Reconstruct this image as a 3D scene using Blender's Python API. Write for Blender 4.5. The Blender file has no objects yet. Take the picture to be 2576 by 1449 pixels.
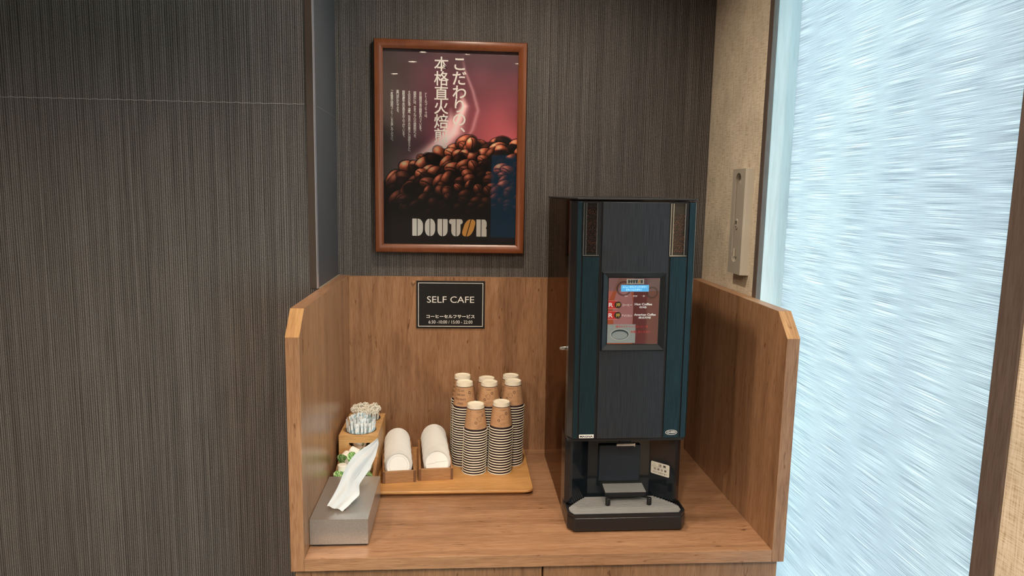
import bpy, math, random
import numpy as np
from mathutils import Vector, Matrix
random.seed(7)
PI = math.pi
S = bpy.context.scene
COL = S.collection
K = 0.72            # height of the worktop above the floor; geometry below is written relative to the worktop

# ---------------------------------------------------------------- camera
yaw, pitch, roll, FPX = 0.07322, 0.13548, 0.01803, 1769.16
cy_, sy_, cp_, sp_, cr_, sr_ = math.cos(yaw), math.sin(yaw), math.cos(pitch), math.sin(pitch), math.cos(roll), math.sin(roll)
fw = Vector((sy_*cp_, cy_*cp_, -sp_)); rt = Vector((cy_, -sy_, 0)); up = rt.cross(fw)
rt2 = cr_*rt + sr_*up; up2 = -sr_*rt + cr_*up
cam_data = bpy.data.cameras.new('camera'); cam = bpy.data.objects.new('camera', cam_data); COL.objects.link(cam)
M = Matrix((rt2, up2, -fw)).transposed().to_4x4(); M.translation = Vector((0.35146, -2.21292, 0.83841 + K))
cam.matrix_world = M
cam_data.sensor_width = 36.0; cam_data.lens = FPX/2576*36.0; cam_data.clip_start = 0.02
S.camera = cam
S.view_settings.view_transform = 'Standard'; S.view_settings.look = 'None'
S.view_settings.gamma = 1.0; S.view_settings.use_curve_mapping = False
S.view_settings.exposure = 0.0

# ---------------------------------------------------------------- daylight
W = bpy.data.worlds.new('sky'); S.world = W; W.use_nodes = True
W.node_tree.nodes['Background'].inputs[0].default_value = (0.53, 0.90, 1.0, 1)
W.node_tree.nodes['Background'].inputs[1].default_value = 15.0

# ---------------------------------------------------------------- ceiling lamps (x, y, power, size)
CEIL = 1.68
LAMPS = [(0.46, -0.60, 8.2, 0.035), (1.03, -1.35, 6.0, 0.035), (-0.9, -2.0, 26.0, 0.04), (0.02, -2.61, 22.0, 0.03), (-0.14, -3.12, 24.0, 0.03),  # the window-side and left-wall lamps are added fill lights
         (0.11, -2.27, 12.0, 0.025), (0.38, -2.30, 9.0, 0.02), (0.72, -2.56, 9.0, 0.025)]
WARM = (1.0, 0.85, 0.69)

# ---------------------------------------------------------------- helpers
ORG = {}
def lin(r, g, b):
    def f(c):
        c /= 255.0
        return c/12.92 if c <= 0.04045 else ((c+0.055)/1.055)**2.4
    return (f(r), f(g), f(b), 1.0)

class MB:
    def __init__(s): s.v = []; s.f = []; s.m = []; s.mi = 0
    def add(s, vs, fs):
        b = len(s.v); s.v += [tuple(p) for p in vs]; s.f += [tuple(b+i for i in f) for f in fs]; s.m += [s.mi]*len(fs); return s
    def box(s, x0, x1, y0, y1, z0, z1):
        return s.add([(x, y, z) for x in (x0, x1) for y in (y0, y1) for z in (z0, z1)],
                     [(0,1,3,2), (4,6,7,5), (0,4,5,1), (2,3,7,6), (0,2,6,4), (1,5,7,3)])
    def hexa(s, p):   # bottom 4 (ccw), top 4
        return s.add(p, [(3,2,1,0), (4,5,6,7), (0,1,5,4), (1,2,6,5), (2,3,7,6), (3,0,4,7)])
    def prism(s, poly, a, b, axis='z'):
        n = len(poly)
        def P(u, v, w): return {'z': (u, v, w), 'y': (u, w, v), 'x': (w, u, v)}[axis]
        vs = [P(u, v, a) for u, v in poly] + [P(u, v, b) for u, v in poly]
        fs = [tuple(range(n-1, -1, -1)), tuple(range(n, 2*n))] + [(i, (i+1) % n, n+(i+1) % n, n+i) for i in range(n)]
        return s.add(vs, fs)
    def lathe(s, prof, c=(0,0,0), ax=(0,0,1), n=32, cap0=False, cap1=False):
        a = Vector(ax).normalized(); t = Vector((1,0,0)) if abs(a.x) < .9 else Vector((0,1,0))
        e1 = (t - a*t.dot(a)).normalized(); e2 = a.cross(e1); c = Vector(c); vs = []; fs = []
        for r, h in prof:
            for i in range(n):
                th = 2*PI*i/n; vs.append(c + a*h + (e1*math.cos(th) + e2*math.sin(th))*r)
        for j in range(len(prof)-1):
            for i in range(n): fs.append((j*n+i, j*n+(i+1) % n, (j+1)*n+(i+1) % n, (j+1)*n+i))
        if cap0: fs.append(tuple(range(n-1, -1, -1)))
        if cap1: fs.append(tuple(range((len(prof)-1)*n, len(prof)*n)))
        return s.add(vs, fs)
    def tube(s, pts, r, n=8, closed=False):
        pts = [Vector(p) for p in pts]; N = len(pts); vs = []; fs = []; prev = None
        for i, p in enumerate(pts):
            d = (pts[(i+1) % N] - pts[i-1]) if closed else (pts[min(i+1, N-1)] - pts[max(i-1, 0)])
            d.normalize(); t = prev if prev is not None else (Vector((0,0,1)) if abs(d.z) < .9 else Vector((1,0,0)))
            e1 = (t - d*t.dot(d)).normalized(); prev = e1; e2 = d.cross(e1)
            rr = r[i] if isinstance(r, (list, tuple)) else r
            for k in range(n):
                th = 2*PI*k/n; vs.append(p + (e1*math.cos(th) + e2*math.sin(th))*rr)
        for i in range(N if closed else N-1):
            j = (i+1) % N
            for k in range(n): fs.append((i*n+k, i*n+(k+1) % n, j*n+(k+1) % n, j*n+k))
        if not closed: fs += [tuple(range(n-1, -1, -1)), tuple(range((N-1)*n, N*n))]
        return s.add(vs, fs)
    def xf(s, mat):
        s.v = [tuple(mat @ Vector(p)) for p in s.v]; return s
    def build(s, name, mat, parent=None, label=None, bevel=0, smooth=False, loc=None, seg=2, local=False):
        me = bpy.data.meshes.new(name); 
        o = bpy.data.objects.new(name, me); COL.objects.link(o)
        org = Vector((0,0,0))
        if parent is not None: org = ORG.get(parent.name, Vector((0,0,0))); o.parent = parent
        if loc is not None and parent is None: org = Vector(loc); o.location = org + Vector((0,0,K))
        elif parent is None: o.location = (0,0,K)
        ORG[o.name] = org
        off = Vector((0,0,0)) if local else org
        me.from_pydata([tuple(Vector(p)-off) for p in s.v], [], s.f)
        for mt in (mat if isinstance(mat, (list, tuple)) else [mat]): me.materials.append(mt)
        me.polygons.foreach_set('material_index', s.m)
        if smooth:
            me.polygons.foreach_set('use_smooth', [True]*len(s.f)); me.update()
            me.set_sharp_from_angle(angle=math.radians(38))
        me.validate(); me.update()
        if label: o['label'] = label
        if bevel:
            b = o.modifiers.new('bevel', 'BEVEL'); b.width = bevel; b.segments = seg; b.limit_method = 'ANGLE'; b.angle_limit = math.radians(40)
            b.harden_normals = False
        return o

def tag(o, label, cat, group=None):
    o['label'] = label; o['category'] = cat
    if group: o['group'] = group
    return o
def thing(name, loc, label, cat, group=None):
    o = bpy.data.objects.new(name, None); COL.objects.link(o); o.empty_display_size = 0.05
    o.location = Vector(loc) + Vector((0,0,K)); ORG[o.name] = Vector(loc)
    return tag(o, label, cat, group)
def struct(mb, name, mat, **k):
    o = mb.build(name, mat, **k); o['kind'] = 'structure'; return o
def copy_tree(o, parent=None):
    c = o.copy(); COL.objects.link(c); c.parent = parent
    for ch in list(o.children): copy_tree(ch, c)
    return c

# ---- text as mesh
_dg = bpy.context.evaluated_depsgraph_get
def text_mesh(body, size, bold=0.0, align='CENTER', sx=1.0):
    cu = bpy.data.curves.new('glyphs', 'FONT'); cu.body = body; cu.size = size; cu.align_x = align; cu.align_y = 'CENTER'
    cu.offset = bold; cu.resolution_u = 3
    ob = bpy.data.objects.new('glyphs', cu); COL.objects.link(ob)
    bpy.context.view_layer.update()
    me = bpy.data.meshes.new_from_object(ob.evaluated_get(_dg()))
    vs = [(v.co.x*sx, v.co.y) for v in me.vertices]; fs = [tuple(p.vertices) for p in me.polygons]
    bpy.data.objects.remove(ob); bpy.data.curves.remove(cu); bpy.data.meshes.remove(me)
    return vs, fs
def put(mb, vf, o, ex, ey):
    vs, fs = vf; o = Vector(o); ex = Vector(ex); ey = Vector(ey)
    return mb.add([o + ex*a + ey*b for a, b in vs], fs)
def width_fit(vf, w):
    vs, fs = vf; x0 = min(v[0] for v in vs); x1 = max(v[0] for v in vs); c = (x0+x1)/2; k = w/(x1-x0)
    y0 = min(v[1] for v in vs); y1 = max(v[1] for v in vs); cyy = (y0+y1)/2
    return [((a-c)*k, (b-cyy)) for a, b in vs], fs
def box_fit(vf, w, h):
    vs, fs = width_fit(vf, w); y0 = min(v[1] for v in vs); y1 = max(v[1] for v in vs); k = h/(y1-y0)
    return [(a, b*k) for a, b in vs], fs

# ---- materials
def mat(name, col, rough=0.5, metal=0.0, spec=0.5, coat=0.0, emit=None, es=1.0, bump=None):
    m = bpy.data.materials.new(name); m.use_nodes = True; b = m.node_tree.nodes['Principled BSDF']
    b.inputs['Base Color'].default_value = col if len(col) == 4 else (*col, 1); b.inputs['Roughness'].default_value = rough
    b.inputs['Metallic'].default_value = metal; b.inputs['Specular IOR Level'].default_value = spec
    b.inputs['Coat Weight'].default_value = coat; b.inputs['Coat Roughness'].default_value = 0.08
    if emit: b.inputs['Emission Color'].default_value = emit; b.inputs['Emission Strength'].default_value = es
    if bump: add_noise(m, *bump)
    return m
def N(m, t, **k):
    n = m.node_tree.nodes.new(t)
    for a, v in k.items(): setattr(n, a, v)
    return n
def L(m, a, b): m.node_tree.links.new(a, b)
def coords(m, scale, rot=(0,0,0)):
    tc = N(m, 'ShaderNodeTexCoord'); mp = N(m, 'ShaderNodeMapping'); mp.inputs['Scale'].default_value = scale; mp.inputs['Rotation'].default_value = rot
    L(m, tc.outputs['Object'], mp.inputs['Vector']); return mp.outputs['Vector']
def noise(m, vec, scale=1.0, detail=3.0, rough=0.5, dist=0.0):
    n = N(m, 'ShaderNodeTexNoise'); n.inputs['Scale'].default_value = scale; n.inputs['Detail'].default_value = detail
    n.inputs['Roughness'].default_value = rough; n.inputs['Distortion'].default_value = dist; L(m, vec, n.inputs['Vector']); return n.outputs['Fac']
def ramp(m, fac, stops):
    r = N(m, 'ShaderNodeValToRGB'); e = r.color_ramp.elements
    while len(e) < len(stops): e.new(0.5)
    for el, (p, c) in zip(e, stops): el.position = p; el.color = c
    L(m, fac, r.inputs['Fac']); return r.outputs['Color']
def mix(m, fac, a, b, mode='MIX'):
    n = N(m, 'ShaderNodeMix', data_type='RGBA', blend_type=mode)
    if isinstance(fac, float): n.inputs[0].default_value = fac
    else: L(m, fac, n.inputs[0])
    for i, x in ((6, a), (7, b)):
        if isinstance(x, tuple): n.inputs[i].default_value = x
        else: L(m, x, n.inputs[i])
    return n.outputs[2]
def bump(m, h, strength=0.3, dist=0.001):
    b = N(m, 'ShaderNodeBump'); b.inputs['Strength'].default_value = strength; b.inputs['Distance'].default_value = dist
    L(m, h, b.inputs['Height']); L(m, b.outputs['Normal'], m.node_tree.nodes['Principled BSDF'].inputs['Normal'])
def add_noise(m, scale, strength):
    h = noise(m, coords(m, (scale,)*3), 1.0, 3.0); bump(m, h, strength, 0.0006)
def wood(name, axis, light, mid, dark, rough=0.42, fine=1.0, contrast=1.0, coat=0.0, spec=0.5, knots=True):
    m = mat(name, mid, rough, coat=coat, spec=spec); b = m.node_tree.nodes['Principled BSDF']
    def sc(across, along): return tuple(along if a in axis else across for a in 'xyz')
    v1 = coords(m, sc(9*fine, 0.7*fine)); v2 = coords(m, sc(60*fine, 5.0*fine)); v3 = coords(m, sc(560*fine, 26*fine)); v4 = coords(m, sc(100*fine, 22*fine))
    n1 = noise(m, v1, 1.0, 3, 0.55, 0.8); n2 = noise(m, v2, 1.0, 4, 0.62, 1.2); n3 = noise(m, v3, 1.0, 2, 0.5); n4 = noise(m, v4, 1.0, 2, 0.5, 0.6)
    c1 = ramp(m, n2, [(0.30, dark), (0.50, mid), (0.72, light)])
    c0 = ramp(m, n1, [(0.34, tuple(x*0.66 for x in mid[:3]) + (1,)), (0.64, light)])
    c = mix(m, 0.5, c1, c0)
    g = ramp(m, n3, [(0.30, (0.66, 0.60, 0.55, 1)), (0.55, (1, 1, 1, 1)), (0.8, (1.12, 1.10, 1.08, 1))])
    c = mix(m, min(1.0, 0.75*contrast), c, g, 'MULTIPLY')
    if knots:
        k = ramp(m, n4, [(0.67, (1, 1, 1, 1)), (0.75, (0.40, 0.30, 0.25, 1))])
        c = mix(m, 0.85, c, k, 'MULTIPLY')
    L(m, c, b.inputs['Base Color']); bump(m, n3, 0.12, 0.0004)
    return m

LW, MW, DW = (0.45, 0.252, 0.138, 1), (0.34, 0.176, 0.090, 1), (0.19, 0.090, 0.043, 1)
m_wood_v = wood('laminate_vertical_grain', 'z', LW, MW, DW, 0.27)
m_wood_h = wood('laminate_crosswise_grain', 'x', LW, MW, DW, 0.34)
m_wood_y = wood('laminate_deep_grain', 'y', LW, MW, DW, 0.40)
m_wood_edge = wood('laminate_edge_band', 'yz', (0.60, 0.35, 0.15, 1), (0.50, 0.27, 0.11, 1), (0.36, 0.18, 0.07, 1), 0.4)
m_door = wood('cabinet_door_laminate', 'z', (0.36, 0.20, 0.105, 1), (0.27, 0.145, 0.075, 1), (0.15, 0.075, 0.038, 1), 0.45)
m_tray = wood('tray_veneer', 'x', (0.66, 0.36, 0.13, 1), (0.58, 0.29, 0.095, 1), (0.46, 0.21, 0.06, 1), 0.38, knots=False)
m_acacia = wood('acacia_slats', 'y', (0.52, 0.27, 0.11, 1), (0.42, 0.20, 0.08, 1), (0.24, 0.10, 0.04, 1), 0.5, fine=1.6, knots=False)
m_acacia_x = wood('acacia_front_board', 'x', (0.50, 0.27, 0.12, 1), (0.40, 0.20, 0.085, 1), (0.26, 0.11, 0.045, 1), 0.5, fine=1.6, knots=False)
m_acacia_d = wood('acacia_end_grain', 'z', (0.24, 0.11, 0.05, 1), (0.17, 0.075, 0.035, 1), (0.10, 0.045, 0.02, 1), 0.55, fine=2, knots=False)
m_bamboo = wood('bamboo_board', 'x', (0.70, 0.42, 0.17, 1), (0.60, 0.33, 0.12, 1), (0.46, 0.22, 0.075, 1), 0.42, fine=1.5, knots=False)

def wallpaper(name):
    m = mat(name, (0.1, 0.09, 0.08, 1), 0.75, spec=0.3); b = m.node_tree.nodes['Principled BSDF']
    n0 = noise(m, coords(m, (300, 300, 6.0)), 1.0, 2.0, 0.5, 0.4)
    wv = N(m, 'ShaderNodeTexWave', wave_type='BANDS', bands_direction='X', wave_profile='SIN'); wv.inputs['Scale'].default_value = 57.0; wv.inputs['Distortion'].default_value = 5.0
    wv.inputs['Detail'].default_value = 2.0; wv.inputs['Detail Scale'].default_value = 0.55; L(m, coords(m, (1, 1, 0.012)), wv.inputs['Vector'])
    mx = N(m, 'ShaderNodeMix', data_type='FLOAT'); mx.inputs[0].default_value = 0.45; L(m, wv.outputs['Fac'], mx.inputs[2]); L(m, n0, mx.inputs[3]); s1 = mx.outputs[0]
    s2 = noise(m, coords(m, (120, 120, 1.0)), 1.0, 1.0)
    sp = noise(m, coords(m, (650, 650, 420)), 1.0, 2.0, 0.6)
    c = ramp(m, s1, [(0.20, (0.036, 0.030, 0.027, 1)), (0.40, (0.112, 0.099, 0.090, 1)), (0.66, (0.160, 0.144, 0.133, 1))])
    c2 = ramp(m, s2, [(0.35, (0.80, 0.80, 0.80, 1)), (0.65, (1.12, 1.12, 1.12, 1))])
    c = mix(m, 1.0, c, c2, 'MULTIPLY')
    c3 = ramp(m, sp, [(0.38, (0.45, 0.45, 0.45, 1)), (0.60, (1.15, 1.15, 1.15, 1))])
    c = mix(m, 0.8, c, c3, 'MULTIPLY')
    L(m, c, b.inputs['Base Color']); bump(m, s1, 0.45, 0.0012); return m
m_paper = wallpaper('striped_wallpaper')

def linen(name):
    m = mat(name, (0.5, 0.4, 0.27, 1), 0.85, spec=0.2); b = m.node_tree.nodes['Principled BSDF']
    a = noise(m, coords(m, (420, 420, 24)), 1.0, 2.0, 0.55); c_ = noise(m, coords(m, (30, 30, 460)), 1.0, 2.0, 0.55)
    big = noise(m, coords(m, (7, 7, 7)), 1.0, 2.0)
    ad = N(m, 'ShaderNodeMath', operation='ADD'); L(m, a, ad.inputs[0]); L(m, c_, ad.inputs[1])
    hf = N(m, 'ShaderNodeMath', operation='MULTIPLY'); L(m, ad.outputs[0], hf.inputs[0]); hf.inputs[1].default_value = 0.5
    c = ramp(m, hf.outputs[0], [(0.35, (0.45, 0.34, 0.22, 1)), (0.47, (0.68, 0.57, 0.42, 1)), (0.62, (0.78, 0.685, 0.54, 1))])
    c = mix(m, 1.0, c, ramp(m, big, [(0.3, (0.85, 0.85, 0.85, 1)), (0.7, (1.08, 1.08, 1.08, 1))]), 'MULTIPLY')
    L(m, c, b.inputs['Base Color']); bump(m, hf.outputs[0], 0.4, 0.001); return m
m_linen = linen('woven_beige_wallpaper')

m_reveal = mat('smooth_graphite_film', (0.062, 0.064, 0.072, 1), 0.55, bump=(900, 0.2))
m_guard = mat('brown_anodised_metal', (0.20, 0.16, 0.135, 1), 0.28, metal=0.85)
m_guard_edge = mat('guard_edge_highlight', (0.72, 0.72, 0.80, 1), 0.3, metal=0.8)  # guard corner catching light, painted as a brighter metal
m_caulk = mat('grey_caulk', (0.30, 0.25, 0.19, 1), 0.6)
m_trim = wood('brown_window_trim', 'z', (0.150, 0.110, 0.092, 1), (0.110, 0.080, 0.068, 1), (0.075, 0.054, 0.046, 1), 0.5, knots=False)
m_jamb = wood('white_jamb_grain', 'z', (0.66, 0.68, 0.70, 1), (0.60, 0.62, 0.64, 1), (0.44, 0.47, 0.50, 1), 0.4, fine=0.5, contrast=0.25, knots=False)
m_floor = mat('dark_floor', (0.16, 0.12, 0.09, 1), 0.5)
m_ceiling = mat('white_ceiling', (0.55, 0.50, 0.44, 1), 0.8)
m_rear = mat('rear_plaster', (0.30, 0.27, 0.24, 1), 0.8)
m_black = mat('black_plastic', (0.012, 0.013, 0.015, 1), 0.28, spec=0.5)
m_black_m = mat('black_plastic_matte', (0.010, 0.010, 0.012, 1), 0.5)
m_gloss = mat('glossy_recess_plastic', (0.010, 0.014, 0.018, 1), 0.10, spec=0.6)
m_mirror = mat('polished_dark_side', (0.15, 0.112, 0.088, 1), 0.06, metal=1.0)
m_mirror.node_tree.nodes['Principled BSDF'].inputs['Specular Tint'].default_value = (0.50, 0.38, 0.30, 1)
m_chrome = mat('chrome', (0.85, 0.85, 0.87, 1), 0.12, metal=1.0)
m_steel = mat('brushed_steel', (0.72, 0.70, 0.68, 1), 0.22, metal=1.0)
m_slat = mat('satin_steel_slats', (0.55, 0.54, 0.53, 1), 0.42, metal=0.6)
m_white = mat('white_print', (0.86, 0.85, 0.81, 1), 0.6)
m_blackp = mat('black_print', (0.015, 0.015, 0.015, 1), 0.6)

def brushed(name, col, rough):
    m = mat(name, col, rough, metal=0.75, spec=0.6); b = m.node_tree.nodes['Principled BSDF']
    n = noise(m, coords(m, (900, 900, 14)), 1.0, 2.0)
    c = ramp(m, n, [(0.3, tuple(x*0.72 for x in col[:3]) + (1,)), (0.7, tuple(x*1.3 for x in col[:3]) + (1,))])
    L(m, c, b.inputs['Base Color']); bump(m, n, 0.10, 0.0003); return m
m_brush = brushed('brushed_charcoal_metal', (0.050, 0.058, 0.070, 1), 0.42)
m_brush2 = brushed('brushed_teal_black_metal', (0.024, 0.056, 0.072, 1), 0.34)

def sheer(name):
    m = bpy.data.materials.new(name); m.use_nodes = True; nt = m.node_tree; nt.nodes.remove(nt.nodes['Principled BSDF'])
    out = nt.nodes['Material Output']
    a = noise(m, coords(m, (10, 7, 1100)), 1.0, 1.0, 0.5, 0.0); a2 = noise(m, coords(m, (14, 9, 800)), 1.0, 1.0, 0.5, 0.05)
    big = noise(m, coords(m, (1.5, 2.5, 2.0)), 1.0, 2.0)
    c = ramp(m, a, [(0.35, (0.40, 0.385, 0.395, 1)), (0.43, (0.52, 0.485, 0.485, 1)), (0.58, (0.56, 0.52, 0.52, 1)), (0.66, (0.74, 0.68, 0.67, 1))])
    c2 = ramp(m, a2, [(0.28, (0.70, 0.75, 0.78, 1)), (0.36, (0.96, 0.96, 0.96, 1)), (0.70, (1.0, 1.0, 1.0, 1))])
    c = mix(m, 0.9, c, c2, 'MULTIPLY')
    c = mix(m, 1.0, c, ramp(m, big, [(0.3, (0.93, 0.93, 0.95, 1)), (0.7, (1.0, 1.0, 1.0, 1))]), 'MULTIPLY')
    t = N(m, 'ShaderNodeBsdfTranslucent'); d = N(m, 'ShaderNodeBsdfDiffuse'); ms = N(m, 'ShaderNodeMixShader'); ms.inputs[0].default_value = 0.22
    L(m, c, t.inputs['Color']); L(m, c, d.inputs['Color']); L(m, t.outputs[0], ms.inputs[1]); L(m, d.outputs[0], ms.inputs[2]); L(m, ms.outputs[0], out.inputs['Surface'])
    return m
m_sheer = sheer('slub_roller_fabric')

def clear(name, tint=(1, 1, 1, 1), rough=0.02, ior=1.45):
    m = bpy.data.materials.new(name); m.use_nodes = True; nt = m.node_tree; nt.nodes.remove(nt.nodes['Principled BSDF'])
    out = nt.nodes['Material Output']; t = N(m, 'ShaderNodeBsdfTransparent'); g = N(m, 'ShaderNodeBsdfGlossy'); f = N(m, 'ShaderNodeFresnel'); ms = N(m, 'ShaderNodeMixShader')
    t.inputs[0].default_value = tint; g.inputs['Roughness'].default_value = rough; f.inputs[0].default_value = ior
    L(m, f.outputs[0], ms.inputs[0]); L(m, t.outputs[0], ms.inputs[1]); L(m, g.outputs[0], ms.inputs[2]); L(m, ms.outputs[0], out.inputs['Surface']); return m
m_glass = clear('clear_glazing')
m_tinted = clear('tinted_glazing', (0.10, 0.19, 0.24, 1))  # tint added to dim this window's reflection in the poster glass
m_acrylic = clear('clear_acrylic', (0.93, 0.95, 0.96, 1), 0.04, 1.5)
def colattr(name, rough=0.5):
    m = mat(name, (0.5, 0.5, 0.5, 1), rough, spec=0.3); a = N(m, 'ShaderNodeVertexColor'); a.layer_name = 'print'
    L(m, a.outputs['Color'], m.node_tree.nodes['Principled BSDF'].inputs['Base Color']); return m
m_print = colattr('printed_picture')
def tint(name, a, b, scale, rough=0.5, **k):
    m = mat(name, a, rough, **k); n = noise(m, coords(m, scale), 1.0, 3.0)
    L(m, ramp(m, n, [(0.35, a), (0.65, b)]), m.node_tree.nodes['Principled BSDF'].inputs['Base Color']); return m

# ================================================================ ROOM
X1 = 1.134; YL = -0.314; YR = -5.0; XL = -3.0
XF = 4.0
struct(MB().box(XL-0.1, X1+0.17, YR-0.1, 0.11, -K-0.05, -K).box(X1+0.17, XF+0.1, YR-0.1, -1.6, -K-0.05, -K), 'floor', m_floor)
struct(MB().box(XL-0.1, X1+0.17, YR-0.1, 0.11, CEIL, CEIL+0.05).box(X1+0.17, XF+0.1, YR-0.1, -1.6, CEIL, CEIL+0.05), 'ceiling', m_ceiling)
struct(MB().box(-0.034, X1+0.1, 0.012, 0.11, -K, CEIL), 'wall_back', m_paper)
wl = MB().box(XL-0.1, -0.034, YL, 0.11, -K, CEIL)
struct(wl, 'wall_left', m_paper)
struct(MB().box(XL-0.1, XL, YR-0.1, YL, -K, CEIL), 'wall_side', m_rear)
WY0, WY1, WZ0, WZ1 = -1.262, -0.414, -0.62, 1.45
XO = X1 + 0.17
w = MB()
w.box(X1, XO, WY1, 0.11, -K, CEIL); w.box(X1, XO, WY0, WY1, -K, WZ0); w.box(X1, XO, WY0, WY1, WZ1, CEIL)
w.box(X1, XO, -1.75, WY0, -K, CEIL)
struct(w, 'wall_right', m_linen)
w = MB()
w.box(XL-0.1, 0.62, YR-0.1, YR, -K, CEIL); w.box(0.98, 2.55, YR-0.1, YR, -K, CEIL); w.box(3.85, XF, YR-0.1, YR, -K, CEIL); w.box(2.55, 3.85, YR-0.1, YR, -K, -0.6); w.box(2.55, 3.85, YR-0.1, YR, 1.5, CEIL); w.box(0.62, 0.98, YR-0.1, YR, -K, 0.33); w.box(0.62, 0.98, YR-0.1, YR, 1.25, CEIL)
struct(w, 'wall_rear', m_rear)
struct(MB().box(XF, XF+0.1, YR-0.1, -1.6, -K, CEIL), 'wall_far_side', m_rear)
struct(MB().box(XO, XF, -1.70, -1.6, -K, CEIL), 'wall_return', m_rear)
# windows
def window(name, frame_mb, pane_mb):
    e = bpy.data.objects.new(name, None); COL.objects.link(e); e.location = (0, 0, K); e['kind'] = 'structure'; ORG[e.name] = Vector((0, 0, 0))
    frame_mb.build('window_frame', m_alu, e, bevel=0.002); pane_mb.build('glass_pane', m_tinted if name == 'window_3' else m_glass, e); return e
m_alu = mat('window_frame_metal', (0.45, 0.47, 0.50, 1), 0.4, metal=0.6)
xa, xb = XO-0.045, XO-0.010
f = MB()
f.box(xa, xb, WY1-0.025, WY1, WZ0, WZ1).box(xa, xb, WY0, WY0+0.025, WZ0, WZ1).box(xa, xb, WY0+0.025, WY1-0.025, WZ0, WZ0+0.03).box(xa, xb, WY0+0.025, WY1-0.025, WZ1-0.03, WZ1)
w1 = window('window_1', f, MB().box(xa+0.014, xa+0.019, WY0+0.025, WY1-0.025, WZ0+0.03, WZ1-0.03))
ya, yb = YR-0.08, YR-0.045
f = MB().box(0.62, 0.65, ya, yb, 0.33, 1.25).box(0.95, 0.98, ya, yb, 0.33, 1.25).box(0.65, 0.95, ya, yb, 0.33, 0.37).box(0.65, 0.95, ya, yb, 1.21, 1.25)
w3 = window('window_3', f, MB().box(0.65, 0.95, ya+0.014, ya+0.019, 0.37, 1.21))
f = MB().box(2.55, 2.59, ya, yb, -0.6, 1.5).box(3.81, 3.85, ya, yb, -0.6, 1.5).box(2.59, 3.81, ya, yb, -0.6, -0.56).box(2.59, 3.81, ya, yb, 1.46, 1.5).box(3.18, 3.22, ya, yb, -0.56, 1.46)
w2 = window('window_2', f, MB().box(2.59, 3.18, ya+0.014, ya+0.019, -0.56, 1.46).box(3.22, 3.81, ya+0.014, ya+0.019, -0.56, 1.46))
def portal(parent, loc, rot, sx, sy):
    pd = bpy.data.lights.new('sky_portal', 'AREA'); pd.shape = 'RECTANGLE'; pd.size = sx; pd.size_y = sy; pd.cycles.is_portal = True
    po_ = bpy.data.objects.new('sky_portal', pd); COL.objects.link(po_); po_.parent = parent; po_.location = loc; po_.rotation_euler = rot
portal(w1, (XO+0.01, (WY0+WY1)/2, (WZ0+WZ1)/2), (0, PI/2, 0), WZ1-WZ0, WY1-WY0)
portal(w2, (3.20, YR-0.11, 0.45), (PI/2, 0, PI), 1.3, 2.1)
portal(w3, (0.80, YR-0.11, 0.79), (PI/2, 0, PI), 0.36, 0.92)
# window lining: jambs, head and sill board
f = MB(); 
f.box(X1+0.0105, XO-0.05, WY1-0.004, WY1, WZ0, WZ1); f.box(X1+0.002, XO-0.05, WY0, WY0+0.004, WZ0, WZ1)
f.box(X1+0.002, XO-0.05, WY0+0.004, WY1-0.004, WZ1-0.004, WZ1); f.box(X1+0.002, XO-0.05, WY0+0.004, WY1-0.004, WZ0, WZ0+0.004)
struct(f, 'trim_1', m_jamb)
f = MB(); e = 0.004
f.box(X1-e, X1+0.010, WY1-0.0055, WY1+0.019, WZ0-0.03, WZ1+0.03); f.box(X1-e, X1+0.012, WY0-0.040, WY0+0.004, WZ0-0.03, WZ1+0.03)
f.box(X1-e, X1+0.012, WY0+0.004, WY1-0.004, WZ1-0.004, WZ1+0.03); f.box(X1-e, X1+0.012, WY0+0.004, WY1-0.004, WZ0-0.03, WZ0+0.004)
struct(f, 'trim_2', m_trim, bevel=0.0015)
# graphite reveal, corner guard
struct(MB().box(-0.034, -0.031, YL+0.001, 0.012, 0.5722, CEIL), 'trim_3', m_reveal)
g = MB().box(-0.0505, -0.0325, YL-0.003, YL, 0.5735, CEIL); g.mi = 1; g.box(-0.0325, -0.0308, YL-0.004, YL+0.016, 0.5735, CEIL)
struct(g, 'trim_4', [m_guard, m_guard_edge])
struct(MB().box(-0.034, -0.0275, YL+0.017, 0.011, 0.5712, 0.5735), 'trim_5', m_caulk)

# pale horizontal paper joint
m_joint = mat('frayed_paper_edge', (0.34, 0.31, 0.29, 1), 0.9)
j = MB(); xs = np.linspace(-0.99, -0.056, 120); pts = []
for i, x in enumerate(xs): pts.append((x, YL-0.0004, 1.0525 + 0.0012*(x+0.9)/0.9 + 0.0007*math.sin(i*1.7) + random.uniform(-0.0006, 0.0006)))
j.tube(pts, 0.0006, 4)
jr = [(-0.0308, -0.27+0.26*i/14, 1.0538 - 0.0005*i*0.2) for i in range(15)]
j.tube(jr, 0.0004, 4)
struct(j, 'trim_6', m_joint)

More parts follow.
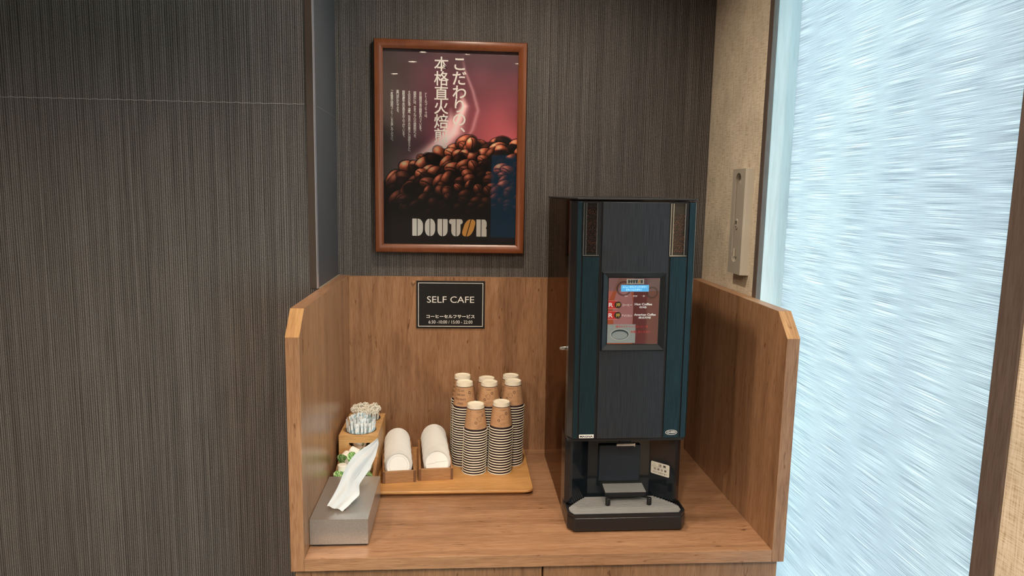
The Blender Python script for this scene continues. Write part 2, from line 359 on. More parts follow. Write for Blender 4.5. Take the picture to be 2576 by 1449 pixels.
# roller blind
bl = thing('roller_blind', (1.165, -0.86, 1.40), 'pale blue slubbed roller blind glowing with daylight at the right', 'blind')
fb = MB(); ny = 2; yA, yB = -1.256, -0.498
fb.box(1.1645, 1.1655, yA, yB, -0.55, 1.40); fb.build('fabric', m_sheer, bl)
MB().lathe([(0.0, yA), (0.022, yA), (0.022, yB), (0.0, yB)], (1.173, 0, 1.405), (0, 1, 0), 20).build('roller_tube', mat('roller_white', (0.7, 0.7, 0.68, 1), 0.5), bl, smooth=True)
MB().lathe([(0.0, yA), (0.009, yA), (0.009, yB), (0.0, yB)], (1.165, 0, -0.555), (0, 1, 0), 12).build('bottom_bar', mat('bar_white', (0.7, 0.7, 0.68, 1), 0.5), bl, smooth=True)
ch = MB(); cpts = []
for i in range(160):
    t = i/159.0; z = 1.385 - 1.75*t
    y = -1.2415 + 0.0125*min(1.0, max(0.0, (0.42-z)/0.07)) + 0.0015*math.sin(z*9)
    cpts.append((1.159, y, z))
ch.tube(cpts[::3], 0.0007, 5)
for p in cpts: ch.lathe([(0.0, -0.0024), (0.0018, -0.0017), (0.0025, 0.0), (0.0018, 0.0017), (0.0, 0.0024)], p, (0, 0, 1), 8)
ch.build('bead_chain', mat('chain_plastic', (0.60, 0.62, 0.64, 1), 0.4), bl, label='beaded pull chain at the near edge', smooth=True)

# ceiling lamps
m_ring = mat('lamp_ring', (0.8, 0.78, 0.74, 1), 0.4); m_lens = mat('lamp_lens', (1, 1, 1, 1), 0.5, emit=(1.0, 0.86, 0.68, 1), es=30.0)
lab = ['above the coffee counter', 'added as fill near the window wall', 'added as fill nearest the left wall', 'third row centre', 'farthest back row', 'second row left', 'second row middle', 'second row right']
for i, (x, y, P, r) in enumerate(LAMPS):
    t = thing('ceiling_light', (x, y, CEIL), 'small round recessed downlight ' + lab[i], 'lamp')
    MB().lathe([(r, 0.0), (r+0.012, 0.0), (r+0.012, -0.004), (r, -0.006), (r, -0.001)], (x, y, CEIL), (0, 0, 1), 28).build('trim_ring', m_ring, t, smooth=True)
    MB().lathe([(0.0001, -0.0015), (r, -0.0015)], (x, y, CEIL), (0, 0, 1), 28).build('lens', m_lens, t)
    ld = bpy.data.lights.new('downlight', 'AREA'); ld.shape = 'DISK'; ld.size = max(0.05, 2*r); ld.energy = P; ld.color = WARM; ld.spread = math.radians(150)
    lo = bpy.data.objects.new('downlight', ld); COL.objects.link(lo); lo.parent = t; lo.location = (0, 0, -0.008)

# ================================================================ COUNTER
CW, CD, CT, CH, CC = 1.100, 0.678, 0.0305, 0.5706, 0.0554   # width, depth, panel thickness, panel height, chamfer height
ct = thing('self_service_counter', (CW/2, -CD/2, -0.03), 'oak laminate counter with raised back and chamfered side panels', 'counter')
MB().box(0.0002, CW-0.0002, -CD, -0.0002, -0.030, 0.0).build('worktop', m_wood_h, ct, bevel=0.0008)
prof = [(-CD, -0.0301), (0.0115, -0.0301), (0.0115, CH), (-0.6233, CH), (-CD, CH-CC)]
MB().prism(prof, -CT, 0.0, 'x').build('side_panel', m_wood_v, ct, bevel=0.0008)
MB().prism(prof, CW, CW+CT, 'x').build('side_panel', m_wood_v, ct, bevel=0.0008)
MB().box(0.0002, CW-0.0002, 0.0, 0.0115, -0.0301, CH-0.002).build('back_panel', m_wood_v, ct, bevel=0.0008)
e2 = 0.0006
for xa_, xb_ in ((-CT, 0.0), (CW, CW+CT)):
    tp = MB()
    tp.hexa([(xa_, -0.6233, CH), (xb_, -0.6233, CH), (xb_, 0.0115, CH), (xa_, 0.0115, CH), (xa_, -0.6235, CH+e2), (xb_, -0.6235, CH+e2), (xb_, 0.0115, CH+e2), (xa_, 0.0115, CH+e2)])
    tp.build('edge_band', m_wood_y, ct)
MB().box(0.0, CW, -0.0002, 0.0115, CH-0.002, CH-0.002+e2+0.0006).build('edge_band', m_wood_h, ct)
for xa_, xb_ in ((-CT, 0.0), (CW, CW+CT)):
    d = 0.0005; chm = MB()
    chm.hexa([(xa_, -CD, CH-CC), (xb_, -CD, CH-CC), (xb_, -0.6233, CH), (xa_, -0.6233, CH), (xa_, -CD-d, CH-CC+d), (xb_, -CD-d, CH-CC+d), (xb_, -0.6233-d, CH+d), (xa_, -0.6233-d, CH+d)])
    chm.build('chamfer_band', m_wood_edge, ct, label='lighter oak banding on the chamfered corner')
MB().lathe([(0.0, 0.0062), (0.0035, 0.0058), (0.0058, 0.0035), (0.0065, 0.0)], (0.2022, 0.0, 0.5505), (0, -1, 0), 20).build('screw_cap', mat('brown_cap', (0.36, 0.19, 0.10, 1), 0.3), ct, label='round brown screw cap', smooth=True)

cab = thing('base_cabinet', (CW/2, -0.35, -K), 'oak laminate base cabinet with two doors under the coffee counter', 'cabinet')
MB().box(-0.024, 1.121, -0.640, 0.011, -K+0.06, -0.0305).build('body', m_door, cab, bevel=0.001)
MB().box(-0.010, 1.105, -0.600, 0.0, -K, -K+0.06).build('plinth', m_black_m, cab)
MB().box(-0.024, 0.5475, -0.664, -0.641, -K+0.062, -0.0325).build('door', m_door, cab, bevel=0.001)
MB().box(0.5520, 1.121, -0.664, -0.641, -K+0.062, -0.0325).build('door', m_door, cab, bevel=0.001)

# ================================================================ POSTER
def grid_print(name, parent, o, w, h, rgb, mat_=None, ex=(1, 0, 0), ez=(0, 0, 1), label=None):
    """rgb: rows (top first) x columns, a flat print of size w x h whose lower left corner is o"""
    H, Wd = rgb.shape[:2]; o = Vector(o) - ORG.get(parent.name, Vector((0, 0, 0))); ex = np.array(ex, float); ez = np.array(ez, float)
    jj, ii = np.meshgrid(np.arange(H+1), np.arange(Wd+1), indexing='ij')
    co = np.array(o)[None, None, :] + (ii/Wd*w)[..., None]*ex + ((1-jj/H)*h)[..., None]*ez
    me = bpy.data.meshes.new(name); nv = (H+1)*(Wd+1)
    a = (jj*(Wd+1)+ii)[:-1, :-1].ravel(); faces = np.stack([a+Wd+1, a+Wd+2, a+1, a], 1)
    me.vertices.add(nv); me.vertices.foreach_set('co', co.reshape(-1).astype(np.float32))
    nf = len(faces); me.loops.add(nf*4); me.loops.foreach_set('vertex_index', faces.ravel().astype(np.int32))
    me.polygons.add(nf); me.polygons.foreach_set('loop_start', np.arange(0, nf*4, 4, dtype=np.int32)); me.polygons.foreach_set('loop_total', np.full(nf, 4, dtype=np.int32))
    me.update(); ca = me.color_attributes.new('print', 'FLOAT_COLOR', 'POINT')
    pad = np.pad(rgb, ((0, 1), (0, 1), (0, 0)), mode='edge'); c4 = np.ones((nv, 4), np.float32); c4[:, :3] = np.clip(pad.reshape(-1, 3), 0, 1)**2.2
    ca.data.foreach_set('color', c4.ravel()); me.materials.append(mat_ or m_print)
    ob = bpy.data.objects.new(name, me); COL.objects.link(ob); ob.parent = parent; ORG[ob.name] = ORG.get(parent.name)
    if label: ob['label'] = label
    return ob

def vnoise(rs, H, Wd, gy, gx):
    g = rs.rand(gy+2, gx+2); y = np.linspace(0, gy, H); x = np.linspace(0, gx, Wd)
    y0 = y.astype(int); x0 = x.astype(int); fy = (y-y0)[:, None]; fx = (x-x0)[None, :]; fy = fy*fy*(3-2*fy); fx = fx*fx*(3-2*fx)
    A = g[y0][:, x0]; B = g[y0][:, x0+1]; C = g[y0+1][:, x0]; D = g[y0+1][:, x0+1]
    return (A*(1-fx)+B*fx)*(1-fy)+(C*(1-fx)+D*fx)*fy

def beans(img, rs, lst, glow=True):
    H, Wd = img.shape[:2]
    for (cx, cy, a, b, th, bright, seam) in lst:
        x0, x1 = int(max(0, cx-a-3)), int(min(Wd, cx+a+3)); y0, y1 = int(max(0, cy-a-3)), int(min(H, cy+a+3))
        if x1 <= x0 or y1 <= y0: continue
        yy, xx = np.mgrid[y0:y1, x0:x1]; dx = xx-cx; dy = yy-cy; u = (dx*math.cos(th)+dy*math.sin(th))/a; v = (-dx*math.sin(th)+dy*math.cos(th))/b
        r2 = u*u+v*v; m_ = r2 < 1; nz = np.sqrt(np.clip(1-r2, 0, 1))
        nx = u*math.cos(th)-v*math.sin(th); ny = u*math.sin(th)+v*math.cos(th)
        d = np.clip(-0.55*nx-0.62*ny+0.45*nz, 0, 1); s = np.clip(-0.45*nx-0.55*ny+0.72*nz, 0, 1)**14
        tex = 0.85+0.3*rs.rand(*u.shape)
        base = np.stack([0.50*np.ones_like(u), 0.245*np.ones_like(u), 0.165*np.ones_like(u)], -1)
        c = base*(0.10+1.10*d**1.25)[..., None]*tex[..., None] + np.array([0.62, 0.42, 0.36])*s[..., None]*0.55
        rim = np.clip(-nx*0.5-ny*0.9, 0, 1)**3*(1-nz)
        c = c + np.array([0.75, 0.42, 0.38])*rim[..., None]*0.45
        if seam:
            vv = v-0.18*np.sin(u*2.8)
            c = c*(1-0.80*np.exp(-(vv/0.10)**2)*(np.abs(u) < 0.9))[..., None]
            c = c + np.array([0.45, 0.22, 0.15])*(np.exp(-((vv-0.2)/0.09)**2)*0.35*d)[..., None]
        c = c*bright; sh = (r2 < 1.35) & ~m_
        sub = img[y0:y1, x0:x1]; sub[sh] *= 0.55; sub[m_] = c[m_]
    return img

def poster_picture():
    rs = np.random.RandomState(5); H, Wd = 500, 348
    v, u = np.mgrid[0:H, 0:Wd]; u = u/Wd; v = v/H
    img = np.zeros((H, Wd, 3)); dark = np.array([0.26, 0.21, 0.22]); mar = np.array([0.60, 0.29, 0.31]); ol = np.array([0.30, 0.27, 0.25]); pur = np.array([0.33, 0.20, 0.24])
    t = np.clip((v-0.08)/0.36, 0, 1)*np.clip((u-0.30)/0.55, 0, 1); t = t**0.9
    img[:] = pur; img += (mar-pur)*t[..., None]
    lft = np.clip((0.36-u)/0.30, 0, 1); img += (ol-img)*lft[..., None]*0.9
    tp_ = np.clip((0.12-v)/0.12, 0, 1); img += (dark-img)*tp_[..., None]*0.7
    nz = vnoise(rs, H, Wd, 9, 7); img *= (0.90+0.2*nz)[..., None]
    # rising steam
    def wisp(pts, wd, al, col=(0.93, 0.76, 0.76)):
        ys = np.array([p[1] for p in pts]); xs_ = np.array([p[0] for p in pts]); o = np.argsort(ys)
        cx = np.interp(v[:, 0], ys[o], xs_[o]); ww = np.interp(v[:, 0], ys[o], np.linspace(wd[0], wd[1], len(pts)))
        on_ = ((v >= ys.min()) & (v <= ys.max()+0.02)); k = np.exp(-((u-cx[:, None])/ww[:, None])**2)*al*on_*np.clip((v-ys.min())/0.08, 0, 1)
        img[:] = img*(1-k[..., None])+np.array(col)*k[..., None]
    wisp([(0.42, 0.60), (0.34, 0.54), (0.43, 0.475), (0.52, 0.42), (0.55, 0.36), (0.60, 0.28), (0.57, 0.20)], (0.012, 0.110), 0.95)
    wisp([(0.30, 0.60), (0.33, 0.53), (0.42, 0.47), (0.47, 0.42), (0.50, 0.34), (0.50, 0.28)], (0.012, 0.075), 0.7)
    wisp([(0.56, 0.50), (0.66, 0.40), (0.70, 0.30), (0.66, 0.20), (0.60, 0.10), (0.58, 0.02)], (0.010, 0.016), 0.35)
    wisp([(0.30, 0.62), (0.34, 0.56), (0.40, 0.50), (0.46, 0.46), (0.50, 0.40)], (0.02, 0.13), 0.75)
    # bean heap silhouette
    cx = [0.0, 0.06, 0.14, 0.22, 0.30, 0.38, 0.46, 0.54, 0.60, 0.66, 0.74, 0.82, 0.90, 1.0]
    cyv = [0.665, 0.64, 0.61, 0.555, 0.545, 0.52, 0.50, 0.47, 0.455, 0.44, 0.455, 0.45, 0.445, 0.455]
    top = np.interp(u[0], cx, cyv); inside = v > (top[None, :]+0.02)
    img[inside] = np.array([0.07, 0.045, 0.045])
    fade = np.clip((v-0.80)/0.1, 0, 1)
    lst = []
    rows = 15
    for r in range(rows):
        for k in range(12):
            uu = (k+0.5*(r % 2)+rs.uniform(-0.4, 0.4))/11.0
            vv = np.interp(uu, cx, cyv)+0.022+r*0.0270+rs.uniform(-0.009, 0.009)
            if vv > 0.88: continue
            br = 1.25*np.clip((0.86-vv)/0.26, 0.06, 1.0)*rs.uniform(0.55, 1.15)
            if rs.rand() < 0.22: br *= 0.25
            a = rs.uniform(17, 24)*(0.9+0.25*(r < 6)); lst.append((uu*Wd, vv*H, a, a*rs.uniform(0.60, 0.78), rs.uniform(-1.2, 1.0), br, rs.rand() < 0.45))
    lst.append((0.66*Wd, 0.478*H, 20, 15.5, 1.35, 1.5, True))
    beans(img, rs, lst)
    img[v > 0.83] *= (1-0.97*np.clip((v-0.83)/0.05, 0, 1))[v > 0.83][:, None]
    img += np.array([0.085, 0.065, 0.075])*np.clip((v-0.83)/0.05, 0, 1)[..., None]
    return np.clip(img*1.22, 0, 1)

px0, pz0, PWd, PHt = 0.0853, 0.6462, 0.462, 0.6399
ps = thing('framed_poster', (px0+PWd/2, 0.011, pz0), 'brown wood framed poster of roasted coffee beans on the striped wall', 'poster')
m_frame = wood('reddish_brown_frame', 'z', (0.24, 0.072, 0.024, 1), (0.20, 0.056, 0.018, 1), (0.155, 0.042, 0.013, 1), 0.33, contrast=0.4, knots=False)
fw_ = 0.0265; X0, X9, Z0, Z9 = px0, px0+PWd, pz0, pz0+PHt
fpf = [(0.0, 0.0105), (0.0, -0.012), (0.003, -0.0175), (0.009, -0.0195), (0.018, -0.0165), (0.0235, -0.0125), (0.0265, -0.0105), (0.0265, -0.002), (0.020, -0.002), (0.020, 0.0105)]
fr = MB(); ring = []
for (sx, sz, cx_, cz_) in ((1, 1, X0, Z0), (-1, 1, X9, Z0), (-1, -1, X9, Z9), (1, -1, X0, Z9)):
    ring.append([(cx_+sx*d, y, cz_+sz*d) for d, y in fpf])
n = len(fpf); vs = [p for c in ring for p in c]; fs = []
for i in range(4):
    j2 = (i+1) % 4
    for k in range(n): fs.append((i*n+k, j2*n+k, j2*n+(k+1) % n, i*n+(k+1) % n))
fr.add(vs, fs); fr.build('frame', m_frame, ps, smooth=True)
MB().box(X0+0.021, X9-0.021, 0.001, 0.010, Z0+0.021, Z9-0.021).build('backing_board', m_black_m, ps)
ix0, ix9, iz0, iz9 = X0+fw_-0.003, X9-fw_+0.003, Z0+fw_-0.003, Z9-fw_+0.003
IW, IH = ix9-ix0, iz9-iz0
pic = grid_print('print_sheet', ps, (ix0, 0.0004, iz0), IW, IH, poster_picture())
MB().box(ix0-0.0025, ix9+0.0025, -0.0046, -0.0030, iz0-0.0025, iz9+0.0025).build('glazing', clear('poster_acrylic', (1, 1, 1, 1), 0.012, 1.3), ps)
def ppt(px, py):     # a point of the poster from the photo's layout, measured in fractions of the printed sheet
    return ix0 + px*IW, iz9 - py*IH
def vcol(body, cx, ytop, pitchz, size, bold=0.0, sx=1.0):
    mb = MB(); 
    for i, c in enumerate(body):
        if c in ' ': continue
        x, z = ppt(cx, ytop); z -= (i+0.5)*pitchz
        vf = text_mesh({'ー': '丨', '「': '﹁', '」': '﹂'}.get(c, c), size, bold, sx=sx)
        if not vf[0]: continue
        vs_ = vf[0]; mx = (min(a for a, b in vs_)+max(a for a, b in vs_))/2
        my = (min(b for a, b in vs_)+max(b for a, b in vs_))/2
        if c in '、。': vf = ([(a-mx+size*0.24, b-my+size*0.24) for a, b in vs_], vf[1])
        else:
            vf = ([(a-mx, b-my) for a, b in vs_], vf[1])
        put(mb, vf, (x, 0.0, z), (1, 0, 0), (0, 0, 1))
    return mb
m_ink = mat('cream_ink', (0.88, 0.86, 0.80, 1), 0.55)
vcol('こだわりの、', 0.562, 0.037, 0.0412, 0.046, 0.0006).build('headline', m_ink, ps)
vcol('本格直火焙煎。', 0.430, 0.037, 0.0425, 0.0455, 0.0005).build('headline', m_ink, ps)
small = [('ドトールコーヒーでは、', 0.318, 0.218), ('自社開発の直火焙煎を行っています。', 0.278, 0.214), ('焙煎機には、きまったプロの焙煎師がつき、', 0.237, 0.213),
         ('その日の気温・湿度、生豆の水分量などの情報をもとに、', 0.196, 0.212), ('焙煎温度や炎の具合をみて仕上げています。', 0.155, 0.210),
         ('専門店だからできる、', 0.112, 0.208), ('「本格直火焙煎コーヒー」をお楽しみください。', 0.070, 0.206)]
for b_, cx_, yt in small: vcol(b_, cx_, yt, 0.00715, 0.0086, 0.00012).build('caption', m_ink, ps)

# logo letters out of rounded bars
def rr(x0, y0, x1, y1, r, n=7):   # radii: tl, tr, br, bl ; y downwards
    P = []
    for (cx, cy, rad, a0) in ((x0, y0, r[0], 180), (x1, y0, r[1], 270), (x1, y1, r[2], 0), (x0, y1, r[3], 90)):
        ox = cx + (rad[0] if cx == x0 else -rad[0]); oy = cy + (rad[1] if cy == y0 else -rad[1])
        for k in range(n+1):
            a = math.radians(a0+90*k/n); P.append((ox+rad[0]*math.cos(a), oy+rad[1]*math.sin(a)))
    return P
def logo(o, ex, ez, s, mat_w, mat_o, parent, label=None):
    c = (5, 5); z_ = (0.1, 0.1); A = (48, 75); Hh = 197
    letters = [[rr(0, 0, 52, Hh, (c, z_, z_, c)), rr(61, 0, 122, Hh, (z_, (58, 75), (58, 75), z_))],
               [rr(144, 0, 196, Hh, ((50, 80), z_, z_, (50, 80))), rr(205, 0, 262, Hh, (z_, (50, 80), (50, 80), z_))],
               [rr(288, 0, 341, Hh, ((12, 12), z_, z_, (50, 70))), rr(350, 0, 404, Hh, (z_, (12, 12), (50, 70), z_))],
               [rr(420, 0, 497, 57, ((26, 28), z_, z_, (22, 28))), rr(447, 50, 497, Hh, (z_, z_, z_, (46, 60))), rr(506, 0, 577, 57, (z_, (26, 28), (22, 28), z_)), rr(506, 50, 552, Hh, (z_, z_, (44, 60), z_))],
               [rr(735, 0, 785, Hh, (c, z_, z_, c)), rr(794, 0, 853, 112, (z_, (30, 45), (42, 40), z_)), rr(794, 86, 853, Hh, (z_, (42, 34), c, z_))]]
    ex = Vector(ex); ez = Vector(ez); o = Vector(o); mb = MB()
    def poly(P, dy=0.0, nrm=None):
        mb.add([o + ex*(x*s) - ez*(y*s) for x, y in P], [tuple(range(len(P)-1, -1, -1))])
    for l in letters:
        for i, P in enumerate(l):
            off = 0.00004*i; nn = ex.cross(ez)
            mb.add([o + nn*off + ex*(x*s) - ez*(y*s) for x, y in P], [tuple(range(len(P)-1, -1, -1))])
    lo = mb.build('logo_lettering', mat_w, parent, label=label)
    mb = MB()
    for P in (rr(0, 0, 56, Hh, ((50, 85), z_, z_, (52, 60))), rr(66, 0, 124, Hh, (z_, (52, 60), (50, 85), z_))):
        Q = [(585 + x + (Hh/2-y)*0.28 - 0, y) for x, y in P]
        mb.add([o + ex*(x*s) - ez*(y*s) for x, y in Q], [tuple(range(len(Q)-1, -1, -1))])
    mb.build('logo_bean', mat_o, parent, label='orange split bean shaped letter o')
    return lo
m_orange = mat('orange_ink', (0.86, 0.42, 0.09, 1), 0.55)
lx, lz = ppt(0.217, 0.862)
logo((lx, 0.0, lz), (1, 0, 0), (0, 0, 1), 0.2315/853, m_ink, m_orange, ps)

# ================================================================ SIGN
sg = thing('cafe_sign', (0.3195, 0.0, 0.4052), 'black plaque reading SELF CAFE on the counter back panel', 'sign')
sx0, sx1, sz0, sz1 = 0.2115, 0.4278, 0.4052, 0.5572
m_plq = mat('black_plaque', (0.010, 0.010, 0.010, 1), 0.35)
MB().box(sx0, sx1, -0.004, -0.0002, sz0, sz1).build('plaque', m_plq, sg, bevel=0.0006)
b = MB(); yy = -0.0042; ins = 0.0058; t_ = 0.0019
a0, a1, c0_, c1_ = sx0+ins, sx1-ins, sz0+ins, sz1-ins
for q in ((a0, a1, c1_-t_, c1_), (a0, a1, c0_, c0_+t_), (a0, a0+t_, c0_+t_, c1_-t_), (a1-t_, a1, c0_+t_, c1_-t_)): b.box(q[0], q[1], yy, yy+0.0003, q[2], q[3])
b.build('outline', m_white, sg)
def line(parent, body, cx, cz, w, h, y, m_, name='lettering', bold=0.0, ex=(1, 0, 0), ez=(0, 0, 1), label=None):
    return put(MB(), box_fit(text_mesh(body, h*1.3, bold), w, h), (cx, y, cz), ex, ez).build(name, m_, parent, label=label)
sc_ = (sx0+sx1)/2
line(sg, 'SELF CAFE', sc_-0.0003, 0.4978, 0.149, 0.0205, yy-0.0002, m_white)
line(sg, 'コーヒーセルフサービス', sc_, 0.4438, 0.153, 0.0118, yy-0.0002, m_white, bold=0.0004)
line(sg, '6:30 -10:00 / 15:00 - 22:00', sc_, 0.4258, 0.139, 0.0105, yy-0.0002, m_white)

# ================================================================ COFFEE MACHINE
MX0, MX1 = 0.6225, 0.9265
cm = thing('coffee_machine', (0.7745, -0.30, 0.0), 'tall black coffee machine with bean windows and menu screen, right of the cups', 'coffee machine')
b = MB().box(MX0+0.0015, MX1-0.0015, -0.430, -0.055, 0.004, 0.824); b.build('body', m_mirror, cm, bevel=0.002)
b = MB().box(MX0+0.001, MX1-0.001, -0.480, -0.4315, 0.222, 0.824); b.build('front_section', m_mirror, cm, bevel=0.0015)
# lower columns and recess
b = MB()
b.add([], [])
for s_ in (0, 1):
    P = [(MX0+0.001, -0.4315), (MX0+0.001, -0.492), (0.6345, -0.506), (0.641, -0.508), (0.690, -0.456), (0.690, -0.4315)]
    if s_: P = [(MX1-(x-MX0)-(0.0 if x < 0.65 else 0.004), y) for x, y in P][::-1]
    b.prism(P, 0.046, 0.222)
b.box(0.690, 0.8630, -0.456, -0.4316, 0.046, 0.222); b.box(MX0+0.001, MX1-0.004, -0.4695, -0.4316, 0.004, 0.0455)
b.build('recess_housing', m_gloss, cm)
MB().prism([(0.7165, -0.4562), (0.7185, -0.466), (0.8275, -0.466), (0.8295, -0.4562)], 0.088, 0.186).build('recess_plate', mat('recess_plate_blue_black', (0.012, 0.020, 0.030, 1), 0.3), cm, bevel=0.002)
MB().box(MX0+0.001, MX1-0.006, -0.532, -0.480, 0.222, 0.2295).build('door_sill', m_black, cm, bevel=0.0008)
# base with drip tray
bp_ = [(MX0, -0.470), (MX0, -0.556), (MX0+0.014, -0.578), (MX1-0.018, -0.578), (MX1-0.003, -0.556), (MX1-0.003, -0.470)]
b = MB().prism(bp_, 0.005, 0.040); b.build('base', m_black, cm, bevel=0.003, seg=3)
rim = MB()
inn = [(MX0+0.004, -0.50), (MX0+0.004, -0.553), (MX0+0.016, -0.5725), (MX1-0.020, -0.5725), (MX1-0.007, -0.553), (MX1-0.007, -0.50)]
out_ = [(MX0+0.0005, -0.50), (MX0+0.0005, -0.556), (MX0+0.0145, -0.5775), (MX1-0.0185, -0.5775), (MX1-0.0035, -0.556), (MX1-0.0035, -0.50)]
for i in range(5):
    a_, b_, c_, d_ = inn[i], inn[i+1], out_[i+1], out_[i]
    rim.hexa([(*a_, 0.0402), (*b_, 0.0402), (*c_, 0.0402), (*d_, 0.0402), (*a_, 0.048), (*b_, 0.048), (*c_, 0.0475), (*d_, 0.0475)])
rim.build('drip_tray_rim', m_black, cm)
for fx in (MX0+0.03, MX1-0.04):
    for fy in (-0.53, -0.10): MB().lathe([(0.0, 0.0), (0.014, 0.0), (0.014, 0.0052), (0.0, 0.0052)], (fx, fy, 0.0), (0, 0, 1), 20).build('foot', m_black_m, cm, smooth=True)
# grille of the drip tray: slats cut to the tray outline
def slats(poly, n_, z0, z1, frac=0.62):
    ys = [p[1] for p in poly]; y0, y1 = min(ys), max(ys); mb = MB(); P = len(poly)
    for i in range(n_):
        y = y0 + (y1-y0)*(i+0.5)/n_; xs_ = []
        for k in range(P):
            a_, b_ = poly[k], poly[(k+1) % P]
            if (a_[1]-y)*(b_[1]-y) < 0: xs_.append(a_[0]+(b_[0]-a_[0])*(y-a_[1])/(b_[1]-a_[1]))
        if len(xs_) >= 2: hw = (y1-y0)/n_*frac/2; mb.box(min(xs_), max(xs_), y-hw, y+hw, z0, z1)
    return mb
gp = [(0.683, -0.467), (0.661, -0.489), (0.643, -0.510), (0.6300, -0.528), (0.6300, -0.545), (0.638, -0.5655), (0.904, -0.5655), (0.9140, -0.550), (0.9140, -0.530), (0.903, -0.510), (0.885, -0.489), (0.863, -0.467)]
slats(gp, 16, 0.0425, 0.0460, 0.44).build('drip_grille', m_slat, cm, bevel=0.0004)
MB().box(0.66, 0.885, -0.56, -0.47, 0.0402, 0.0418).build('drip_pan', m_black_m, cm)
# cup stand
cs = MB().hexa([(0.7270, -0.512, 0.064), (0.8345, -0.512, 0.064), (0.8380, -0.434, 0.064), (0.7310, -0.434, 0.064), (0.7270, -0.512, 0.0750), (0.8345, -0.512, 0.0750), (0.8380, -0.434, 0.0750), (0.7310, -0.434, 0.0750)])
so = cs.build('cup_stand', m_black, cm, bevel=0.001)
slats([(0.7275, -0.511), (0.834, -0.511), (0.8375, -0.435), (0.7315, -0.435)], 15, 0.0752, 0.0768, 0.48).build('stand_grille', m_slat, so)
for lx_, ly_ in ((0.7325, -0.520), (0.8400, -0.521)):
    MB().lathe([(0.0, 0.0), (0.0055, 0.0), (0.0062, 0.001), (0.0062, 0.018), (0.005, 0.0195), (0.0, 0.0195)], (lx_, ly_, 0.0460), (0, 0, 1), 18).build('leg', m_black, so, smooth=True)
MB().tube([(0.7325, -0.514, 0.062), (0.745, -0.505, 0.061), (0.757, -0.49, 0.0615)], 0.003, 8).build('brace', m_black, so, smooth=True)
MB().tube([(0.840, -0.515, 0.062), (0.829, -0.505, 0.061), (0.817, -0.49, 0.0615)], 0.003, 8).build('brace', m_black, so, smooth=True)
# spout
MB().tube([(0.751, -0.516, 0.2065), (0.7955, -0.516, 0.2065)], 0.0044, 14).tube([(0.7955, -0.516, 0.2065), (0.7985, -0.516, 0.2065)], 0.0065, 14).build('spout', m_chrome, cm, smooth=True)
MB().box(0.760, 0.790, -0.514, -0.490, 0.2085, 0.2219).build('spout_block', m_black_m, cm, bevel=0.001)
# door
DZ0, DZ1 = 0.2305, 0.8215
dr = MB().prism([(MX0+0.0005, -0.4802), (MX0+0.0005, -0.512), (0.6330, -0.5365), (0.9215, -0.5365), (0.9265, -0.528), (0.9265, -0.4802)], DZ0, DZ1).build('door', m_black, cm, bevel=0.0008)
def fp(x0, x1, z0, z1, m_, name, y=-0.540, bev=0.0008, parent=dr, **k): return MB().box(x0, x1, y, -0.5367, z0, z1).build(name, m_, parent, bevel=bev, **k)
fp(0.6342, 0.6450, DZ0+0.001, DZ1-0.002, m_brush2, 'edge_strip')
fp(0.6485, 0.6885, DZ0+0.001, 0.6880, m_brush2, 'side_strip')
fp(0.6950, 0.8590, DZ0+0.001, DZ1-0.002, m_brush, 'centre_panel')
fp(0.8640, 0.9040, DZ0+0.001, 0.6880, m_brush2, 'side_strip')
fp(0.9070, 0.9208, DZ0+0.001, DZ1-0.002, m_brush2, 'edge_strip')
m_bright_edge = mat('pale_teal_edge', (0.10, 0.20, 0.24, 1), 0.25, metal=0.9)
MB().prism([(0.9212, -0.5400), (0.9262, -0.5315), (0.9265, -0.5295), (0.9212, -0.5366)], DZ0+0.006, DZ1-0.002).build('bevel_edge', m_bright_edge, dr)
# lid
lp = [(MX0, -0.056), (MX0, -0.514), (0.6325, -0.5425), (0.9225, -0.5425), (0.9275, -0.531), (0.9275, -0.056)]
MB().prism(lp, 0.8245, 0.8290).build('lid', m_black_m, cm, bevel=0.0012)
# hopper windows, each with beans painted flat, highlights and shade included, behind clear acrylic
def hopper(x0, x1, seed, fill, dim):
    z0, z1 = 0.6905, 0.8185
    h = MB().box(x0, x1, -0.5385, -0.5367, z0, z1).build('hopper_window', m_black_m, dr)
    rs = np.random.RandomState(seed); Hh, Ww = 150, 36
    img = np.ones((Hh, Ww, 3))*np.array([0.20, 0.17, 0.17]); lst = []
    for r in range(24):
        for k in range(5):
            yv = (1-fill)*Hh + 4 + r*6.2 + rs.uniform(-2, 2)
            if yv > Hh-3: continue
            lst.append(((k+0.5*(r % 2))*8+rs.uniform(-2, 2), yv, 5.2, 3.7, rs.uniform(-1.5, 1.5), dim*rs.uniform(0.5, 1.0), rs.rand() < 0.5))
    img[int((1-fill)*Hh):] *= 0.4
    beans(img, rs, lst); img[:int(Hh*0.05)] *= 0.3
    bw = (x1-x0)
    grid_print('shaded_bean_print', h, (x0+0.0085, -0.5392, z0+0.006), bw-0.0165, z1-z0-0.008, img*0.85+0.02, label='flat picture of brown roasted coffee beans with painted shading in the hopper')
    fr_ = MB(); 
    for xa_ in (x0+0.0008, x0+0.0068, x1-0.0090): fr_.box(xa_, xa_+0.0018, -0.5425, -0.5386, z0+0.001, z1-0.001)
    fr_.box(x0+0.0008, x1-0.002, -0.5425, -0.5386, z0-0.0002, z0+0.0020)
    fr_.build('hopper_frame', mat('clear_edge_highlight', (0.75, 0.80, 0.82, 1), 0.12, metal=0.9), h)
    MB().box(x0+0.001, x1-0.001, -0.5436, -0.5428, z0+0.001, z1-0.001).build('hopper_glazing', m_acrylic, h)
hopper(0.6475, 0.6895, 3, 0.93, 0.75)
hopper(0.8595, 0.9045, 9, 0.80, 0.95)
